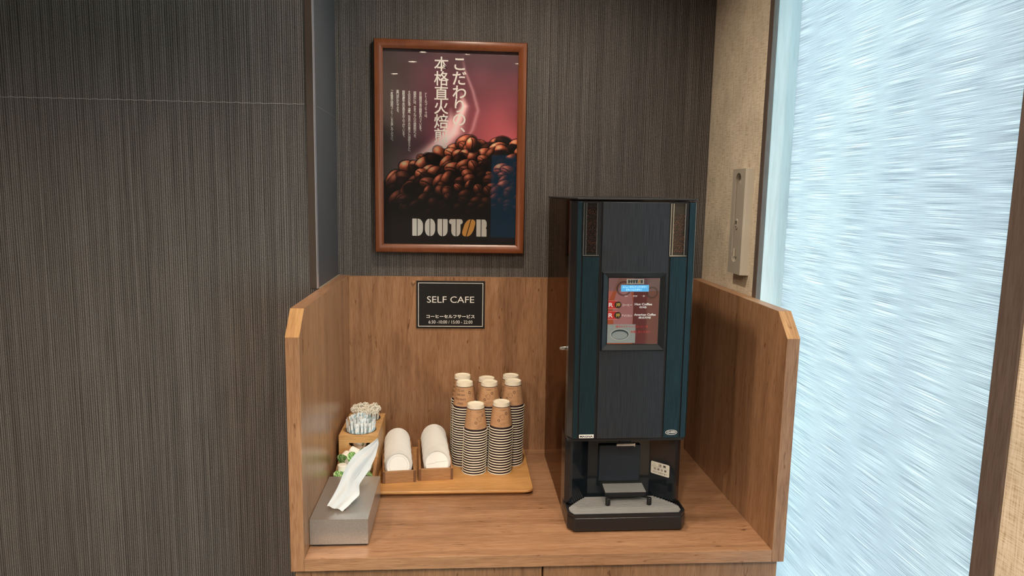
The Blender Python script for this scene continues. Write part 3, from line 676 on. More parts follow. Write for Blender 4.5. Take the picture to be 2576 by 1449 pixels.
# display
DX0, DX1, DA, DB = 0.6965, 0.8565, 0.4560, 0.6525
ix_0, ix_1, iz_0, iz_1 = 0.7135, 0.8395, 0.4735, 0.6370
bz = MB()
o_ = [(DX0, DA), (DX1, DA), (DX1, DB), (DX0, DB)]; m2 = [(DX0+0.003, DA+0.003), (DX1-0.003, DA+0.003), (DX1-0.003, DB-0.003), (DX0+0.003, DB-0.003)]
i_ = [(ix_0, iz_0), (ix_1, iz_0), (ix_1, iz_1), (ix_0, iz_1)]
vs = [(x, -0.5402, z) for x, z in o_] + [(x, -0.5475, z) for x, z in m2] + [(x, -0.5418, z) for x, z in i_] + [(x, -0.5402, z) for x, z in i_]
fs = []
for k in range(3):
    for i in range(4): fs.append((k*4+i, k*4+(i+1) % 4, (k+1)*4+(i+1) % 4, (k+1)*4+i))
bz.add(vs, fs); bez = bz.build('display_bezel', mat('bezel_black', (0.010, 0.014, 0.018, 1), 0.30), dr)
def screen_img():
    rs = np.random.RandomState(2); H, Wd = 150, 116; v, u = np.mgrid[0:H, 0:Wd]; u = u/Wd; v = v/H
    img = np.zeros((H, Wd, 3)); br = np.array([0.42, 0.22, 0.22]); img[:] = br
    l = u < 0.50; img[l] = np.array([0.66, 0.34, 0.23])
    cup = (((u-0.30)/0.20)**2+((v-0.52)/0.42)**2 < 1); img[cup] = np.array([0.66, 0.45, 0.44])
    tl = (u+v*0.55 < 0.20); img[tl] = np.array([0.70, 0.40, 0.36])  # pale corner triangle: reflection on the display painted into the picture
    tp2 = v < 0.20; img[tp2] = img[tp2]*0.55+np.array([0.18, 0.19, 0.21])
    for (cx, cy, r_) in ((0.30, 0.16, 0.13), (0.86, 0.22, 0.10)):
        d = np.sqrt((u-cx)**2+((v-cy)*1.3)**2); k = np.exp(-((d-r_)/0.015)**2)*0.45; img *= (1-k)[..., None]
    img *= (0.95+0.1*vnoise(rs, H, Wd, 8, 6))[..., None]
    return img
IWs, IHs = ix_1-ix_0, iz_1-iz_0
m_scr = mat('backlit_screen', (0, 0, 0, 1), 0.15); a_ = N(m_scr, 'ShaderNodeVertexColor'); a_.layer_name = 'print'
pb = m_scr.node_tree.nodes['Principled BSDF']; L(m_scr, a_.outputs['Color'], pb.inputs['Base Color']); L(m_scr, a_.outputs['Color'], pb.inputs['Emission Color']); pb.inputs['Emission Strength'].default_value = 0.35
scr = grid_print('menu_screen', bez, (ix_0, -0.5412, iz_0), IWs, IHs, screen_img(), m_scr)
# the deepest level is door > bezel > screen, so menu prints hang from the door as one menu card with its own pieces
YS = -0.5416
def sp(u, v): return ix_0+u*IWs, iz_1-v*IHs
def emis(name, c, s=0.5): return mat(name, c, 0.4, emit=c, es=s)
m_lcd = emis('lcd_blue', (0.10, 0.42, 0.72, 1), 0.8); m_lcdt = emis('lcd_text', (0.65, 0.95, 1.0, 1), 0.9); m_wt = emis('menu_white', (0.9, 0.88, 0.85, 1), 0.3)
m_redc = emis('menu_red', (0.70, 0.035, 0.03, 1), 0.25); m_pink = emis('menu_pink', (0.80, 0.28, 0.24, 1), 0.25); m_gold = emis('menu_gold', (0.75, 0.55, 0.10, 1), 0.2)
m_plum = mat('menu_plum', (0.07, 0.035, 0.045, 1), 0.4); m_redt = emis('menu_red_text', (0.75, 0.04, 0.04, 1), 0.3)
def rect(u0, v0, u1, v1, dy=0.0):
    a_, b_ = sp(u0, v1), sp(u1, v0); return MB().box(a_[0], b_[0], YS-0.0001-dy, YS+0.0001-dy, a_[1], b_[1])
def rtext(body, u0, v0, u1, v1, m_, name='lettering', bold=0.0, dy=0.0004, parent=bez):
    a_, b_ = sp(u0, v1), sp(u1, v0)
    return put(MB(), box_fit(text_mesh(body, (b_[1]-a_[1])*1.3, bold), b_[0]-a_[0], b_[1]-a_[1]), ((a_[0]+b_[0])/2, YS-dy, (a_[1]+b_[1])/2), (1, 0, 0), (0, 0, 1)).build(name, m_, parent)
rect(0.350, 0.015, 0.690, 0.090).build('logo_label', m_white, bez)
a_, b_ = sp(0.378, 0.028), sp(0.663, 0.028)
m_dk = mat('dark_logo_ink', (0.03, 0.05, 0.06, 1), 0.5)
_l = logo((a_[0], YS-0.0004, a_[1]), (1, 0, 0), (0, 0, 1), (b_[0]-a_[0])/853, m_dk, m_orange, bez)
rect(0.245, 0.105, 0.790, 0.205).build('lcd_panel', m_lcd, bez)
rtext('メニューヲオエランデクダサイ', 0.275, 0.118, 0.745, 0.152, m_lcdt, bold=0.0001)
rtext('オタノシミクダサイ', 0.340, 0.160, 0.650, 0.195, m_lcdt, bold=0.0001)
rtext('STOP', 0.480, 0.262, 0.568, 0.282, m_wt, bold=0.0001); rtext('+', 0.665, 0.256, 0.725, 0.284, m_wt); rtext('−', 0.320, 0.267, 0.375, 0.275, m_wt, bold=0.0002)
for k, vv in enumerate((0.405, 0.563)):
    P = rr(0.0, vv-0.064, 0.255, vv+0.064, ((0.001, 0.001), (0.10, 0.064), (0.10, 0.064), (0.001, 0.001)))
    MB().prism([sp(x, y) for x, y in P], YS-0.0001, YS+0.0001, 'y').build('menu_key', m_pink, bez)
    P = rr(0.0, vv-0.058, 0.16, vv+0.052, ((0.001, 0.001),)*4)
    MB().prism([sp(x, y) for x, y in P], YS-0.0003, YS-0.00015, 'y').build('menu_key', m_redc, bez)
    P = rr(0.125, vv-0.054, 0.262, vv+0.052, ((0.0684, 0.0529),)*4)
    MB().prism([sp(x, y) for x, y in P], YS-0.0005, YS-0.00035, 'y').build('menu_button', m_plum, bez)
    rtext('R', 0.012, vv-0.032, 0.100, vv+0.032, m_wt, dy=0.0005, bold=0.0003); rtext('押', 0.155, vv-0.030, 0.235, vv+0.030, m_gold, dy=0.0008, bold=0.0002)
rtext('コーヒー', 0.280, 0.390, 0.470, 0.422, m_wt, bold=0.00015); rtext('アメリカン', 0.275, 0.550, 0.475, 0.585, m_wt, bold=0.00015)
rtext('Hot Coffee', 0.520, 0.376, 0.865, 0.412, m_wt, bold=0.0003); rtext('咖啡', 0.620, 0.425, 0.760, 0.460, m_wt, bold=0.0002)
rtext('American Coffee', 0.515, 0.535, 0.945, 0.570, m_wt, bold=0.0003); rtext('美式咖啡', 0.605, 0.580, 0.850, 0.617, m_wt, bold=0.0002)
sn = rect(0.0, 0.700, 0.555, 0.985).build('instruction_photo', mat('instruction_paper', (0.58, 0.66, 0.68, 1), 0.4), bez)
cxx, czz = sp(0.25, 0.855)
dsh = MB(); RN = 28
def ring_flat(rx, rz, rx2, rz2, dx, dz, y):
    vs = [(cxx+rx*math.cos(2*PI*i/RN), y, czz+rz*math.sin(2*PI*i/RN)) for i in range(RN)] + [(cxx+dx+rx2*math.cos(2*PI*i/RN), y, czz+dz+rz2*math.sin(2*PI*i/RN)) for i in range(RN)]
    return vs, [(i, (i+1) % RN, RN+(i+1) % RN, RN+i) for i in range(RN)]
dsh.add(*ring_flat(0.0215, 0.0125, 0.0195, 0.0098, -0.0005, -0.0016, YS-0.0004)); dsh.build('picture_print', mat('dark_teal_ink', (0.05, 0.10, 0.13, 1), 0.4), bez)
dsh = MB().add(*ring_flat(0.0245, 0.0150, 0.0215, 0.0125, 0, 0, YS-0.0004)); dsh.build('picture_print', mat('pale_ink', (0.80, 0.84, 0.83, 1), 0.4), bez)
rtext('挽きたてドリップコーヒーを', 0.165, 0.716, 0.800, 0.752, m_redt, dy=0.0006, bold=0.0001)
rtext('お楽しみください', 0.460, 0.796, 0.850, 0.832, m_redt, dy=0.0006, bold=0.0001)
MB().box(ix_0-0.0008, ix_1+0.0008, -0.5437, -0.5430, iz_0-0.001, iz_1+0.001).build('display_glass', m_acrylic, bez)
# badges
bd = MB().box(0.6502, 0.6870, -0.5412, -0.5401, 0.2335, 0.2425).build('name_badge', m_white, dr, bevel=0.0003)
line(bd, 'MAGNA', 0.6686, 0.2380, 0.0325, 0.0052, -0.5415, m_blackp, bold=0.0002)
ov = MB(); ocx, ocz = 0.8845, 0.2455
def oval(rx, rz, y, n_=40): return [(ocx+rx*math.cos(2*PI*i/n_), y, ocz+rz*math.sin(2*PI*i/n_)) for i in range(n_)]
ov.add(oval(0.0150, 0.0066, -0.5405) + oval(0.0138, 0.0055, -0.5405), [(i, (i+1) % 40, 40+(i+1) % 40, 40+i) for i in range(40)])
qb = ov.build('oval_badge', m_white, dr)
line(qb, 'QUEEN', ocx, ocz, 0.0215, 0.0062, -0.5406, m_white, bold=0.0002)
# lock on the left side
lk = MB().tube([(MX0+0.002, -0.468, 0.447), (MX0-0.010, -0.468, 0.447)], 0.0062, 18).tube([(MX0-0.0102, -0.468, 0.447), (MX0-0.0135, -0.468, 0.447)], 0.0048, 18).box(MX0-0.0155, MX0-0.0133, -0.4688, -0.4672, 0.444, 0.450)
lk.build('side_lock', m_chrome, cm, label='round chrome key lock on the side', smooth=True)
# caution sticker on the slanted recess wall
P0 = Vector((0.9080, -0.508, 0)); P1 = Vector((0.8550, -0.4560, 0))
exs = (P0-P1).normalized(); nrm = Vector((exs.y, -exs.x, 0)); nrm = nrm if nrm.y < 0 else -nrm
oS = P1 + exs*0.006 + nrm*0.0009; oS = Vector((oS.x, oS.y, 0.107))
wS, hS = 0.054, 0.0335
st = MB(); Ps = rr(0, 0, wS, hS, ((0.003, 0.003),)*4, 4)
st.add([oS + exs*x + Vector((0, 0, y)) for x, y in Ps], [tuple(range(len(Ps)-1, -1, -1))])
sk = st.build('caution_sticker', mat('cream_sticker', (0.66, 0.63, 0.55, 1), 0.5), cm, label='cream caution sticker inside the recess')
m_grk = mat('grey_ink', (0.16, 0.17, 0.17, 1), 0.5)
def stx(body, x, z, w_, h_, bold=0.0, m_=m_blackp):
    put(MB(), box_fit(text_mesh(body, h_*1.3, bold), w_, h_), oS + exs*x + Vector((0, 0, z)) + nrm*0.0003, exs, (0, 0, 1)).build('lettering', m_, sk)
stx('注 意', 0.033, 0.0262, 0.022, 0.0072, 0.0002); stx('熱 湯 注 意', 0.027, 0.0148, 0.038, 0.0062, 0.0001); stx('やけどの恐れあり', 0.027, 0.0062, 0.042, 0.0050)
sl = MB()
for z_ in (0.0200,): sl.hexa([oS+exs*0.002+Vector((0, 0, z_))+nrm*0.0003, oS+exs*0.052+Vector((0, 0, z_))+nrm*0.0003, oS+exs*0.052+Vector((0, 0, z_))+nrm*0.0002, oS+exs*0.002+Vector((0, 0, z_))+nrm*0.0002,
                               oS+exs*0.002+Vector((0, 0, z_+0.0004))+nrm*0.0003, oS+exs*0.052+Vector((0, 0, z_+0.0004))+nrm*0.0003, oS+exs*0.052+Vector((0, 0, z_+0.0004))+nrm*0.0002, oS+exs*0.002+Vector((0, 0, z_+0.0004))+nrm*0.0002])
tr = [(0.005, 0.0222), (0.0135, 0.0222), (0.00925, 0.0303)]
tri3 = [oS+exs*x+Vector((0, 0, z))+nrm*0.0004 for x, z in tr]
sl.tube(tri3, 0.0003, 4, closed=True); c9 = oS+exs*0.00925+nrm*0.0004; sl.tube([c9+Vector((0, 0, 0.0248)), c9+Vector((0, 0, 0.0278))], 0.0003, 4)
sl.build('warning_triangle', m_grk, sk)
# slight lean of the machine on its feet
cm.rotation_euler = (0, -0.007, 0)

# ================================================================ TRAY
ty0, ty1, tx0, tx1 = -0.3600, -0.018, 0.004, 0.5580
tp_ = rr(tx0, ty0, tx1, ty1, ((0.006, 0.006), (0.020, 0.020), (0.02, 0.02), (0.006, 0.006)), 8)
tb = MB(); nP = len(tp_); cxm, cym = (tx0+tx1)/2, (ty0+ty1)/2
lev = [(-0.018, 0.0000), (-0.014, 0.0020), (-0.003, 0.0105), (0.0, 0.0125), (0.0, 0.0175), (-0.001, 0.0188), (-0.006, 0.0180)]
rings = []
for d, z in lev:
    rg = []
    for x, y in tp_:
        kx = (abs(x-cxm)+d)/max(abs(x-cxm), 1e-6); ky = (abs(y-cym)+d)/max(abs(y-cym), 1e-6)
        rg.append((cxm+(x-cxm)*kx, cym+(y-cym)*ky, z))
    rings.append(rg)
vs = [p for r_ in rings for p in r_]; fs = [tuple(range(nP-1, -1, -1))]
for j_ in range(len(lev)-1):
    for i in range(nP): fs.append((j_*nP+i, j_*nP+(i+1) % nP, (j_+1)*nP+(i+1) % nP, (j_+1)*nP+i))
fs.append(tuple(range((len(lev)-1)*nP, len(lev)*nP)))
tb.add(vs, fs)
tag(tb.build('serving_tray', m_tray, loc=(cxm, cym, 0.0), smooth=True), 'flat honey coloured wooden tray under the cups and lid boxes', 'tray')
TZ = 0.0180

# ================================================================ PAPER CUPS
m_kraft = mat('kraft_paper', (0.50, 0.285, 0.145, 1), 0.7); 
nk = noise(m_kraft, coords(m_kraft, (60, 60, 700)), 1.0, 2.0); L(m_kraft, ramp(m_kraft, nk, [(0.35, (0.46, 0.255, 0.125, 1)), (0.65, (0.55, 0.325, 0.175, 1))]), m_kraft.node_tree.nodes['Principled BSDF'].inputs['Base Color'])
m_navy = mat('dark_navy_band', (0.020, 0.010, 0.016, 1), 0.6); m_cupw = mat('cream_paperboard', (0.80, 0.74, 0.60, 1), 0.55)
m_brown = mat('brown_line_print', (0.115, 0.050, 0.035, 1), 0.7)
CHh, RR_, RB = 0.078, 0.0340, 0.0243
def cr(h): return RR_ + (RB-RR_)*h/CHh       # radius of the upside-down cup at height h above its rim
def cup_body():
    mb = MB(); n_ = 40
    def band(h0, h1, mi, sub=2):
        mb.mi = mi; mb.lathe([(cr(h0+(h1-h0)*k/sub), h0+(h1-h0)*k/sub) for k in range(sub+1)], (0, 0, 0), (0, 0, 1), n_)
    band(0.0012, 0.0090, 1); band(0.0090, 0.0655, 0); band(0.0655, 0.0672, 1, 1); band(0.0672, CHh, 2)
    mb.mi = 2
    mb.lathe([(cr(CHh), CHh), (cr(CHh)-0.0006, CHh+0.0003), (cr(CHh)-0.0013, CHh-0.0002), (cr(CHh)-0.0018, CHh-0.0035), (0.0002, CHh-0.0035)], (0, 0, 0), (0, 0, 1), n_)
    mb.lathe([(cr(0.002)-0.0006, 0.002), (cr(CHh-0.004)-0.0006, CHh-0.004)], (0, 0, 0), (0, 0, 1), n_)
    return mb
def on_cup(vf, th0, h0, flip=True, push=0.0003):
    """wrap flat shapes round the cup; upside down as the cup stands on its rim"""
    vs, fs = vf; out = []
    for a_, b_ in vs:
        if flip: a_, b_ = -a_, -b_
        h = h0+b_; r = cr(h)+push; th = th0 + a_/r; out.append((r*math.sin(th), -r*math.cos(th), h))
    return out, fs
def seg_strip(pts, w_):
    vs = []; fs = []; n_ = len(pts)
    for i, (x, y) in enumerate(pts):
        a_ = pts[max(0, i-1)]; b_ = pts[min(n_-1, i+1)]; dx, dy = b_[0]-a_[0], b_[1]-a_[1]; l = math.hypot(dx, dy) or 1
        vs += [(x-dy/l*w_, y+dx/l*w_), (x+dy/l*w_, y-dx/l*w_)]
    for i in range(n_-1): fs.append((2*i, 2*i+1, 2*i+3, 2*i+2))
    return vs, fs
def circ(cx, cy, r, w_=0.0003, n_=18): return seg_strip([(cx+r*math.cos(2*PI*i/n_), cy+r*math.sin(2*PI*i/n_)) for i in range(n_+1)], w_)
def cup_print(kind):
    mb = MB()
    def A(vf, th, h, flip=True): mb.add(*on_cup(vf, th, h, flip))
    front = 0.12
    for k, hh in enumerate((0.0125, 0.0165, 0.0205)):
        A(box_fit(text_mesh(('ENERGY INSPIRATION', 'AND DRIVE', 'FOR YOUR DAY')[0 if k == 0 else k] if False else ('energy inspiration', 'and drive', 'for you')[2-k], 0.003, 0.0), (0.020, 0.013, 0.018)[k], 0.0022), front, hh)
    A(circ(-0.011, 0.0, 0.0040), front, 0.049); A(circ(-0.011, 0.0, 0.0026, 0.0004), front, 0.049)
    A(circ(0.011, 0.0, 0.0040), front, 0.0290); A(circ(0.011, 0.0, 0.0026, 0.0004), front, 0.0290)
    A(seg_strip([(-0.010+0.020*i/12, 0) for i in range(13)], 0.00025), front, 0.0605); A(seg_strip([(-0.007+0.014*i/12, 0) for i in range(13)], 0.00025), front, 0.0580)
    # a plain cup-and-steam outline where the drawing is
    A(seg_strip([(-0.006, 0.004), (-0.005, -0.003), (-0.002, -0.006), (0.002, -0.006), (0.005, -0.003), (0.006, 0.004), (-0.006, 0.004)], 0.0003), front, 0.040)
    A(seg_strip([(0.006, 0.002), (0.009, 0.001), (0.009, -0.002), (0.005, -0.003)], 0.0003), front, 0.040)
    for q in (-0.003, 0.0, 0.003): A(seg_strip([(q, 0.0055), (q+0.001, 0.007), (q-0.001, 0.0085), (q, 0.010)], 0.0003), front, 0.040)
    for k in range(9): A(box_fit(text_mesh('energy', 0.003), 0.009, 0.0014), -0.86 if kind == 0 else 0.95, 0.016+k*0.0048)
    A(box_fit(text_mesh('S', 0.004, 0.0004), 0.0026, 0.0034), -0.86 if kind == 0 else 0.95, 0.0620)
    if kind == 2:
        mb = MB()
        for k, wds in enumerate(('FOR YOU', 'AND DRIVE', 'INSPIRATION', 'ENERGY')):
            vs, fs = box_fit(text_mesh(wds, 0.007), 0.0042*len(wds)*0.72, 0.0066); mb.add(*on_cup((vs, fs), -0.42, 0.0560-k*0.0125))
        mb.add(*on_cup(circ(0, 0, 0.0042), 0.55, 0.050)); mb.add(*on_cup(circ(0, 0, 0.0028, 0.0006), 0.55, 0.050))
        mb.add(*on_cup(seg_strip([(-0.006, 0.004), (-0.005, -0.003), (-0.002, -0.006), (0.002, -0.006), (0.005, -0.003), (0.006, 0.004), (-0.006, 0.004)], 0.0003), 0.78, 0.040))
        for k in range(7): mb.add(*on_cup(circ(0, 0, 0.0003, 0.0003, 6), -0.75+0.11*k, 0.0620))
    return mb
def cup_rim():
    mb = MB(); n_ = 40; c = RR_ + 0.0006; prof_ = [(c+0.00125*math.cos(a)*1.0, 0.00165+0.00165*math.sin(a)) for a in [2*PI*i/8 for i in range(9)]]
    return mb.lathe(prof_, (0, 0, 0), (0, 0, 1), n_)
cup0 = cup_body().build('paper_cup', [m_kraft, m_navy, m_cupw], loc=(0, 0, 0), smooth=True)
rim0 = cup_rim().build('rim', m_cupw, cup0, smooth=True)
prints = [cup_print(k) for k in range(3)]
STK = [('front left', 0.3946, -0.2200, 17, 0.2245, 0, 0.25), ('front right', 0.4700, -0.2190, 17, 0.2305, 1, -0.05),
       ('middle row left', 0.3620, -0.1565, 23, 0.2735, 2, 0.0), ('middle row centre', 0.4365, -0.1560, 23, 0.2734, 1, -0.25), ('middle row right', 0.5080, -0.1565, 23, 0.2764, 1, -0.45),
       ('rear row left', 0.3560, -0.0830, 23, 0.2744, 2, -0.9), ('rear row centre', 0.4310, -0.0830, 22, 0.2654, 1, -1.0), ('rear row right', 0.5060, -0.0830, 23, 0.2737, 1, -1.1)]
first = True; pm = {}
for (nm, x, y, n_, zt, kind, rz) in STK:
    pitch_ = (zt-TZ-CHh)/n_
    for k in range(n_+1):
        if first: c = cup0; first = False
        else: c = copy_tree(cup0)
        c.location = (x + 0.0028*k/n_ + random.uniform(-0.0002, 0.0002), y + random.uniform(-0.0002, 0.0002), K+TZ+0.0002+k*pitch_)
        c.rotation_euler = (0, 0, rz + (random.uniform(-3, 3) if k < n_ else 0))
        if k == n_:
            tag(c, 'kraft paper cup upside down on top of the ' + nm + ' stack', 'paper cup', 'upside-down cups topping the stacks')
            if kind not in pm:
                ORG['cup_tmp'] = Vector((0, 0, 0))
                po = prints[kind].build('cup_print', m_brown, c, local=True); pm[kind] = po
            else:
                po = pm[kind].copy(); COL.objects.link(po); po.parent = c
        elif k == 0: tag(c, 'bottom paper cup of the ' + nm + ' stack, rim on the tray', 'paper cup', 'cups nested in the ' + nm + ' stack')
        else: tag(c, 'nested paper cup with only its rim showing, ' + nm + ' stack', 'paper cup', 'cups nested in the ' + nm + ' stack')

# ================================================================ LID BOXES + LIDS
m_lid = mat('white_plastic_lid', (0.70, 0.69, 0.66, 1), 0.38); m_lid.node_tree.nodes['Principled BSDF'].inputs['Subsurface Weight'].default_value = 0.0
def lid_mb():
    mb = MB(); n_ = 40
    mb.lathe([(0.0375, 0.0), (0.0385, 0.0006), (0.0385, 0.0034), (0.0375, 0.0044), (0.0362, 0.0052), (0.0352, 0.0085), (0.0340, 0.0095), (0.0325, 0.0090), (0.0315, 0.0062), (0.0, 0.0058)], (0, 0, 0), (0, 0, 1), n_)
    mb.lathe([(0.0366, 0.0005), (0.0350, 0.0045), (0.0338, 0.0082), (0.0328, 0.0082), (0.0308, 0.0055), (0.0, 0.0052)], (0, 0, 0), (0, 0, 1), n_)
    return mb
def plain_top():
    return MB().box(-0.004, 0.004, -0.006, 0.006, 0.0056, 0.0066).lathe([(0.0255, 0.0060), (0.0260, 0.0068), (0.0266, 0.0060)], (0, 0, 0), (0, 0, 1), 32)
def sip_top():
    mb = MB().box(-0.005, 0.005, 0.002, 0.011, 0.0058, 0.0082).box(-0.005, 0.005, -0.012, 0.000, 0.0056, 0.0072)
    mb.tube([(-0.030, -0.004, 0.0064), (-0.012, -0.001, 0.0066), (-0.006, -0.001, 0.0066)], 0.0006, 6).tube([(0.006, -0.001, 0.0066), (0.008, 0.003, 0.0066), (0.030, 0.004, 0.0064)], 0.0006, 6)
    return mb
lid0 = lid_mb().build('cup_lid', m_lid, loc=(0, 0, 0), smooth=True)
def lidbox(cx, cy, ang, Lb, Wb, which, nl, zfront, zback):
    t = thing('lid_box', (cx, cy, TZ), 'open acacia wood box of white lids, %s of the two' % which, 'box', 'wooden lid boxes on the tray')
    hw = Wb/2; T = 0.0065; H = 0.034
    g = MB().box(-hw, -hw+T, 0.0008, Lb, 0, H).build('side_board', m_acacia, t, bevel=0.0006, local=True)
    g = MB().box(hw-T, hw, 0.0008, Lb, 0, H).build('side_board', m_acacia, t, bevel=0.0006, local=True)
    MB().box(-hw+T+0.0001, hw-T-0.0001, 0.0, 0.008, 0, H).build('front_board', m_acacia_x, t, bevel=0.0006, local=True)
    MB().box(-hw, -hw+T, 0.0, 0.0007, 0, H).box(hw-T, hw, 0.0, 0.0007, 0, H).build('end_grain', m_acacia_d, t, local=True)
    MB().box(-hw+T+0.0001, hw-T-0.0001, Lb-0.007, Lb, 0, H+0.006).build('rear_board', m_acacia_x, t, bevel=0.0006, local=True)
    MB().box(-hw+T+0.0001, hw-T-0.0001, 0.0081, Lb-0.0071, 0, 0.004).build('floor_board', m_acacia, t, local=True)
    t.rotation_euler = (0, 0, ang)
    R_ = Matrix.Rotation(ang, 4, 'Z'); tilt = math.radians(27)
    for k in range(nl):
        f_ = k/(nl-1.0); yl = 0.024+f_*(Lb-0.060); rad = 0.0385
        zc = TZ + 0.0045 + rad*math.cos(tilt*(1-0.5*f_)) + 0.0035 + zfront*(1-f_) + zback*f_
        c = lid0 if (which == 'left' and k == 0) else lid0.copy()
        if c.name not in COL.objects: COL.objects.link(c)
        p = R_ @ Vector((0.0016*math.sin(k*0.7)+(0.002 if which == 'right' else -0.001)*(1-f_)*2, yl, 0)) + Vector((cx, cy, 0))
        c.location = (p.x, p.y, K+zc)
        # lid axis points to the front and a little up
        tl = tilt*(1-0.5*f_)
        c.rotation_euler = (Matrix.Rotation(ang+0.0, 4, 'Z') @ Matrix.Rotation(PI/2-tl, 4, 'X')).to_euler()
        if k == 0:
            tag(c, 'white plastic lid facing forward at the front of the %s wooden box' % which, 'lid', 'front lids of the two lid boxes')
            (plain_top() if which == 'left' else sip_top()).build('sip_tab', m_lid, c, local=True)
        else: tag(c, 'white plastic lid packed in the roll of the %s wooden box' % which, 'lid', 'lids packed in the %s box' % which)
lidbox(0.1825, -0.3000, 0.118, 0.245, 0.0925, 'left', 38, 0.0, 0.004)
lidbox(0.2845, -0.2840, 0.072, 0.245, 0.0970, 'right', 38, 0.0, 0.010)

# ================================================================ CADDY with sugar, stirrers and creamers
cx0, cx1, cyb, cyf = 0.0090, 0.1190, -0.060, -0.264
cd = thing('condiment_caddy', (0.064, -0.16, TZ), 'bamboo caddy box with two round steel-lined holes, against the left side panel', 'caddy')
ZT = 0.145
def hole_plate(x0, x1, y0, y1, z0, z1, holes, r, n_=40):
    mb = MB(); ys = sorted([y0] + [(a_[1]+b_[1])/2 for a_, b_ in zip(holes, holes[1:])] + [y1])
    for (hx, hy) in holes:
        lo = max(y for y in ys if y < hy); hi = min(y for y in ys if y > hy)
        vs = []; fs = []
        for i in range(n_):
            a = 2*PI*i/n_; c_, s_ = math.cos(a), math.sin(a)
            tx = ((x1-hx) if c_ > 0 else (hx-x0))/max(abs(c_), 1e-9); ty_ = ((hi-hy) if s_ > 0 else (hy-lo))/max(abs(s_), 1e-9); t_2 = min(tx, ty_)
            for z in (z0, z1): vs += [(hx+r*c_, hy+r*s_, z), (hx+t_2*c_, hy+t_2*s_, z)]
        for i in range(n_):
            j_ = (i+1) % n_; a, b_ = 4*i, 4*j_
            fs += [(a+2, a+3, b_+3, b_+2), (a+1, a, b_, b_+1), (a, a+2, b_+2, b_)]
        # square corners
        for sx_ in (x0, x1):
            for sy2 in (lo, hi):
                best = [i for i in range(n_) if True]
                ang_ = math.atan2(sy2-hy, sx_-hx) % (2*PI); i = int(ang_/(2*PI)*n_) % n_; j_ = (i+1) % n_
                vs += [(sx_, sy2, z1)]; fs += [(4*i+3, len(vs)-1, 4*j_+3)]
                vs += [(sx_, sy2, z0)]; fs += [(4*j_+1, len(vs)-1, 4*i+1)]
        mb.add(vs, fs)
    mb.add([(x0, y0, z0), (x1, y0, z0), (x1, y0, z1), (x0, y0, z1)], [(0, 1, 2, 3)]); mb.add([(x0, y1, z0), (x1, y1, z0), (x1, y1, z1), (x0, y1, z1)], [(3, 2, 1, 0)])
    mb.add([(x0, y0, z0), (x0, y1, z0), (x0, y1, z1), (x0, y0, z1)], [(3, 2, 1, 0)]); mb.add([(x1, y0, z0), (x1, y1, z0), (x1, y1, z1), (x1, y0, z1)], [(0, 1, 2, 3)])
    return mb
H1, H2 = (0.0645, -0.2135), (0.0650, -0.1080)
hole_plate(cx0, cx1, cyf, cyb, ZT-0.010, ZT, [H1, H2], 0.0435).build('top_board', m_bamboo, cd)
sd = [(cyf+0.0088, TZ), (cyb, TZ), (cyb, ZT-0.0101), (cyf+0.0088, ZT-0.0101)]
MB().prism(sd, cx1-0.008, cx1, 'x').build('side_board', m_bamboo, cd, bevel=0.0005)
MB().prism(sd, cx0, cx0+0.008, 'x').build('side_board', m_bamboo, cd, bevel=0.0005)
# front board with handle cut-out
fbx = MB(); y_a, y_b = cyf, cyf+0.0085; hx0, hx1, hz1, hz0 = 0.037, 0.097, 0.1235, 0.1045
fbx.box(cx0, cx1, y_a, y_b, hz1, ZT-0.0102)
arc = [(hx0+(hx1-hx0)*(0.5-0.5*math.cos(PI*i/14)), hz1-(hz1-hz0)*math.sin(PI*i/14)**0.8) for i in range(15)]
fbx.prism([(cx0, hz1)] + arc + [(cx1, hz1), (cx1, TZ), (cx0, TZ)][0:], y_a, y_b, 'y')
fbx.build('front_board', m_bamboo, cd, label='bamboo front board with a handle cut-out')
MB().box(cx0+0.0081, cx1-0.0081, cyb-0.008, cyb, TZ, ZT-0.0101).build('rear_board', m_bamboo, cd)
# front bin
bn = [(cyf-0.0002, TZ), (cyf-0.0002, 0.082), (cyf-0.092, 0.052), (cyf-0.092, TZ)]
MB().prism(bn, cx1-0.008, cx1, 'x').build('bin_side', m_acacia, cd, bevel=0.0005)
MB().prism(bn, cx0, cx0+0.008, 'x').build('bin_side', m_acacia, cd, bevel=0.0005)
MB().box(cx0+0.0081, cx1-0.0081, cyf-0.092, cyf-0.085, TZ, 0.050).build('bin_front', m_acacia_x, cd)
MB().box(cx0+0.0081, cx1-0.0081, cyf-0.0849, cyf-0.0003, TZ, TZ+0.005).build('bin_floor', m_bamboo, cd)
for hx_, hy_ in (H1, H2):
    which = 'front' if hy_ < -0.15 else 'rear'
    tt = MB().lathe([(0.0435, 0.0012), (0.0445, 0.0008), (0.0440, 0.0002), (0.0422, 0.0), (0.0400, -0.075), (0.0, -0.077), (0.0, -0.0755), (0.0392, -0.0735), (0.0412, 0.0006)], (hx_, hy_, ZT+0.0006), (0, 0, 1), 40)
    tag(tt.build('steel_tumbler', m_steel, loc=(hx_, hy_, ZT-0.08), smooth=True), 'steel cup sunk in the %s hole of the bamboo caddy' % which, 'cup', 'steel cups in the caddy')
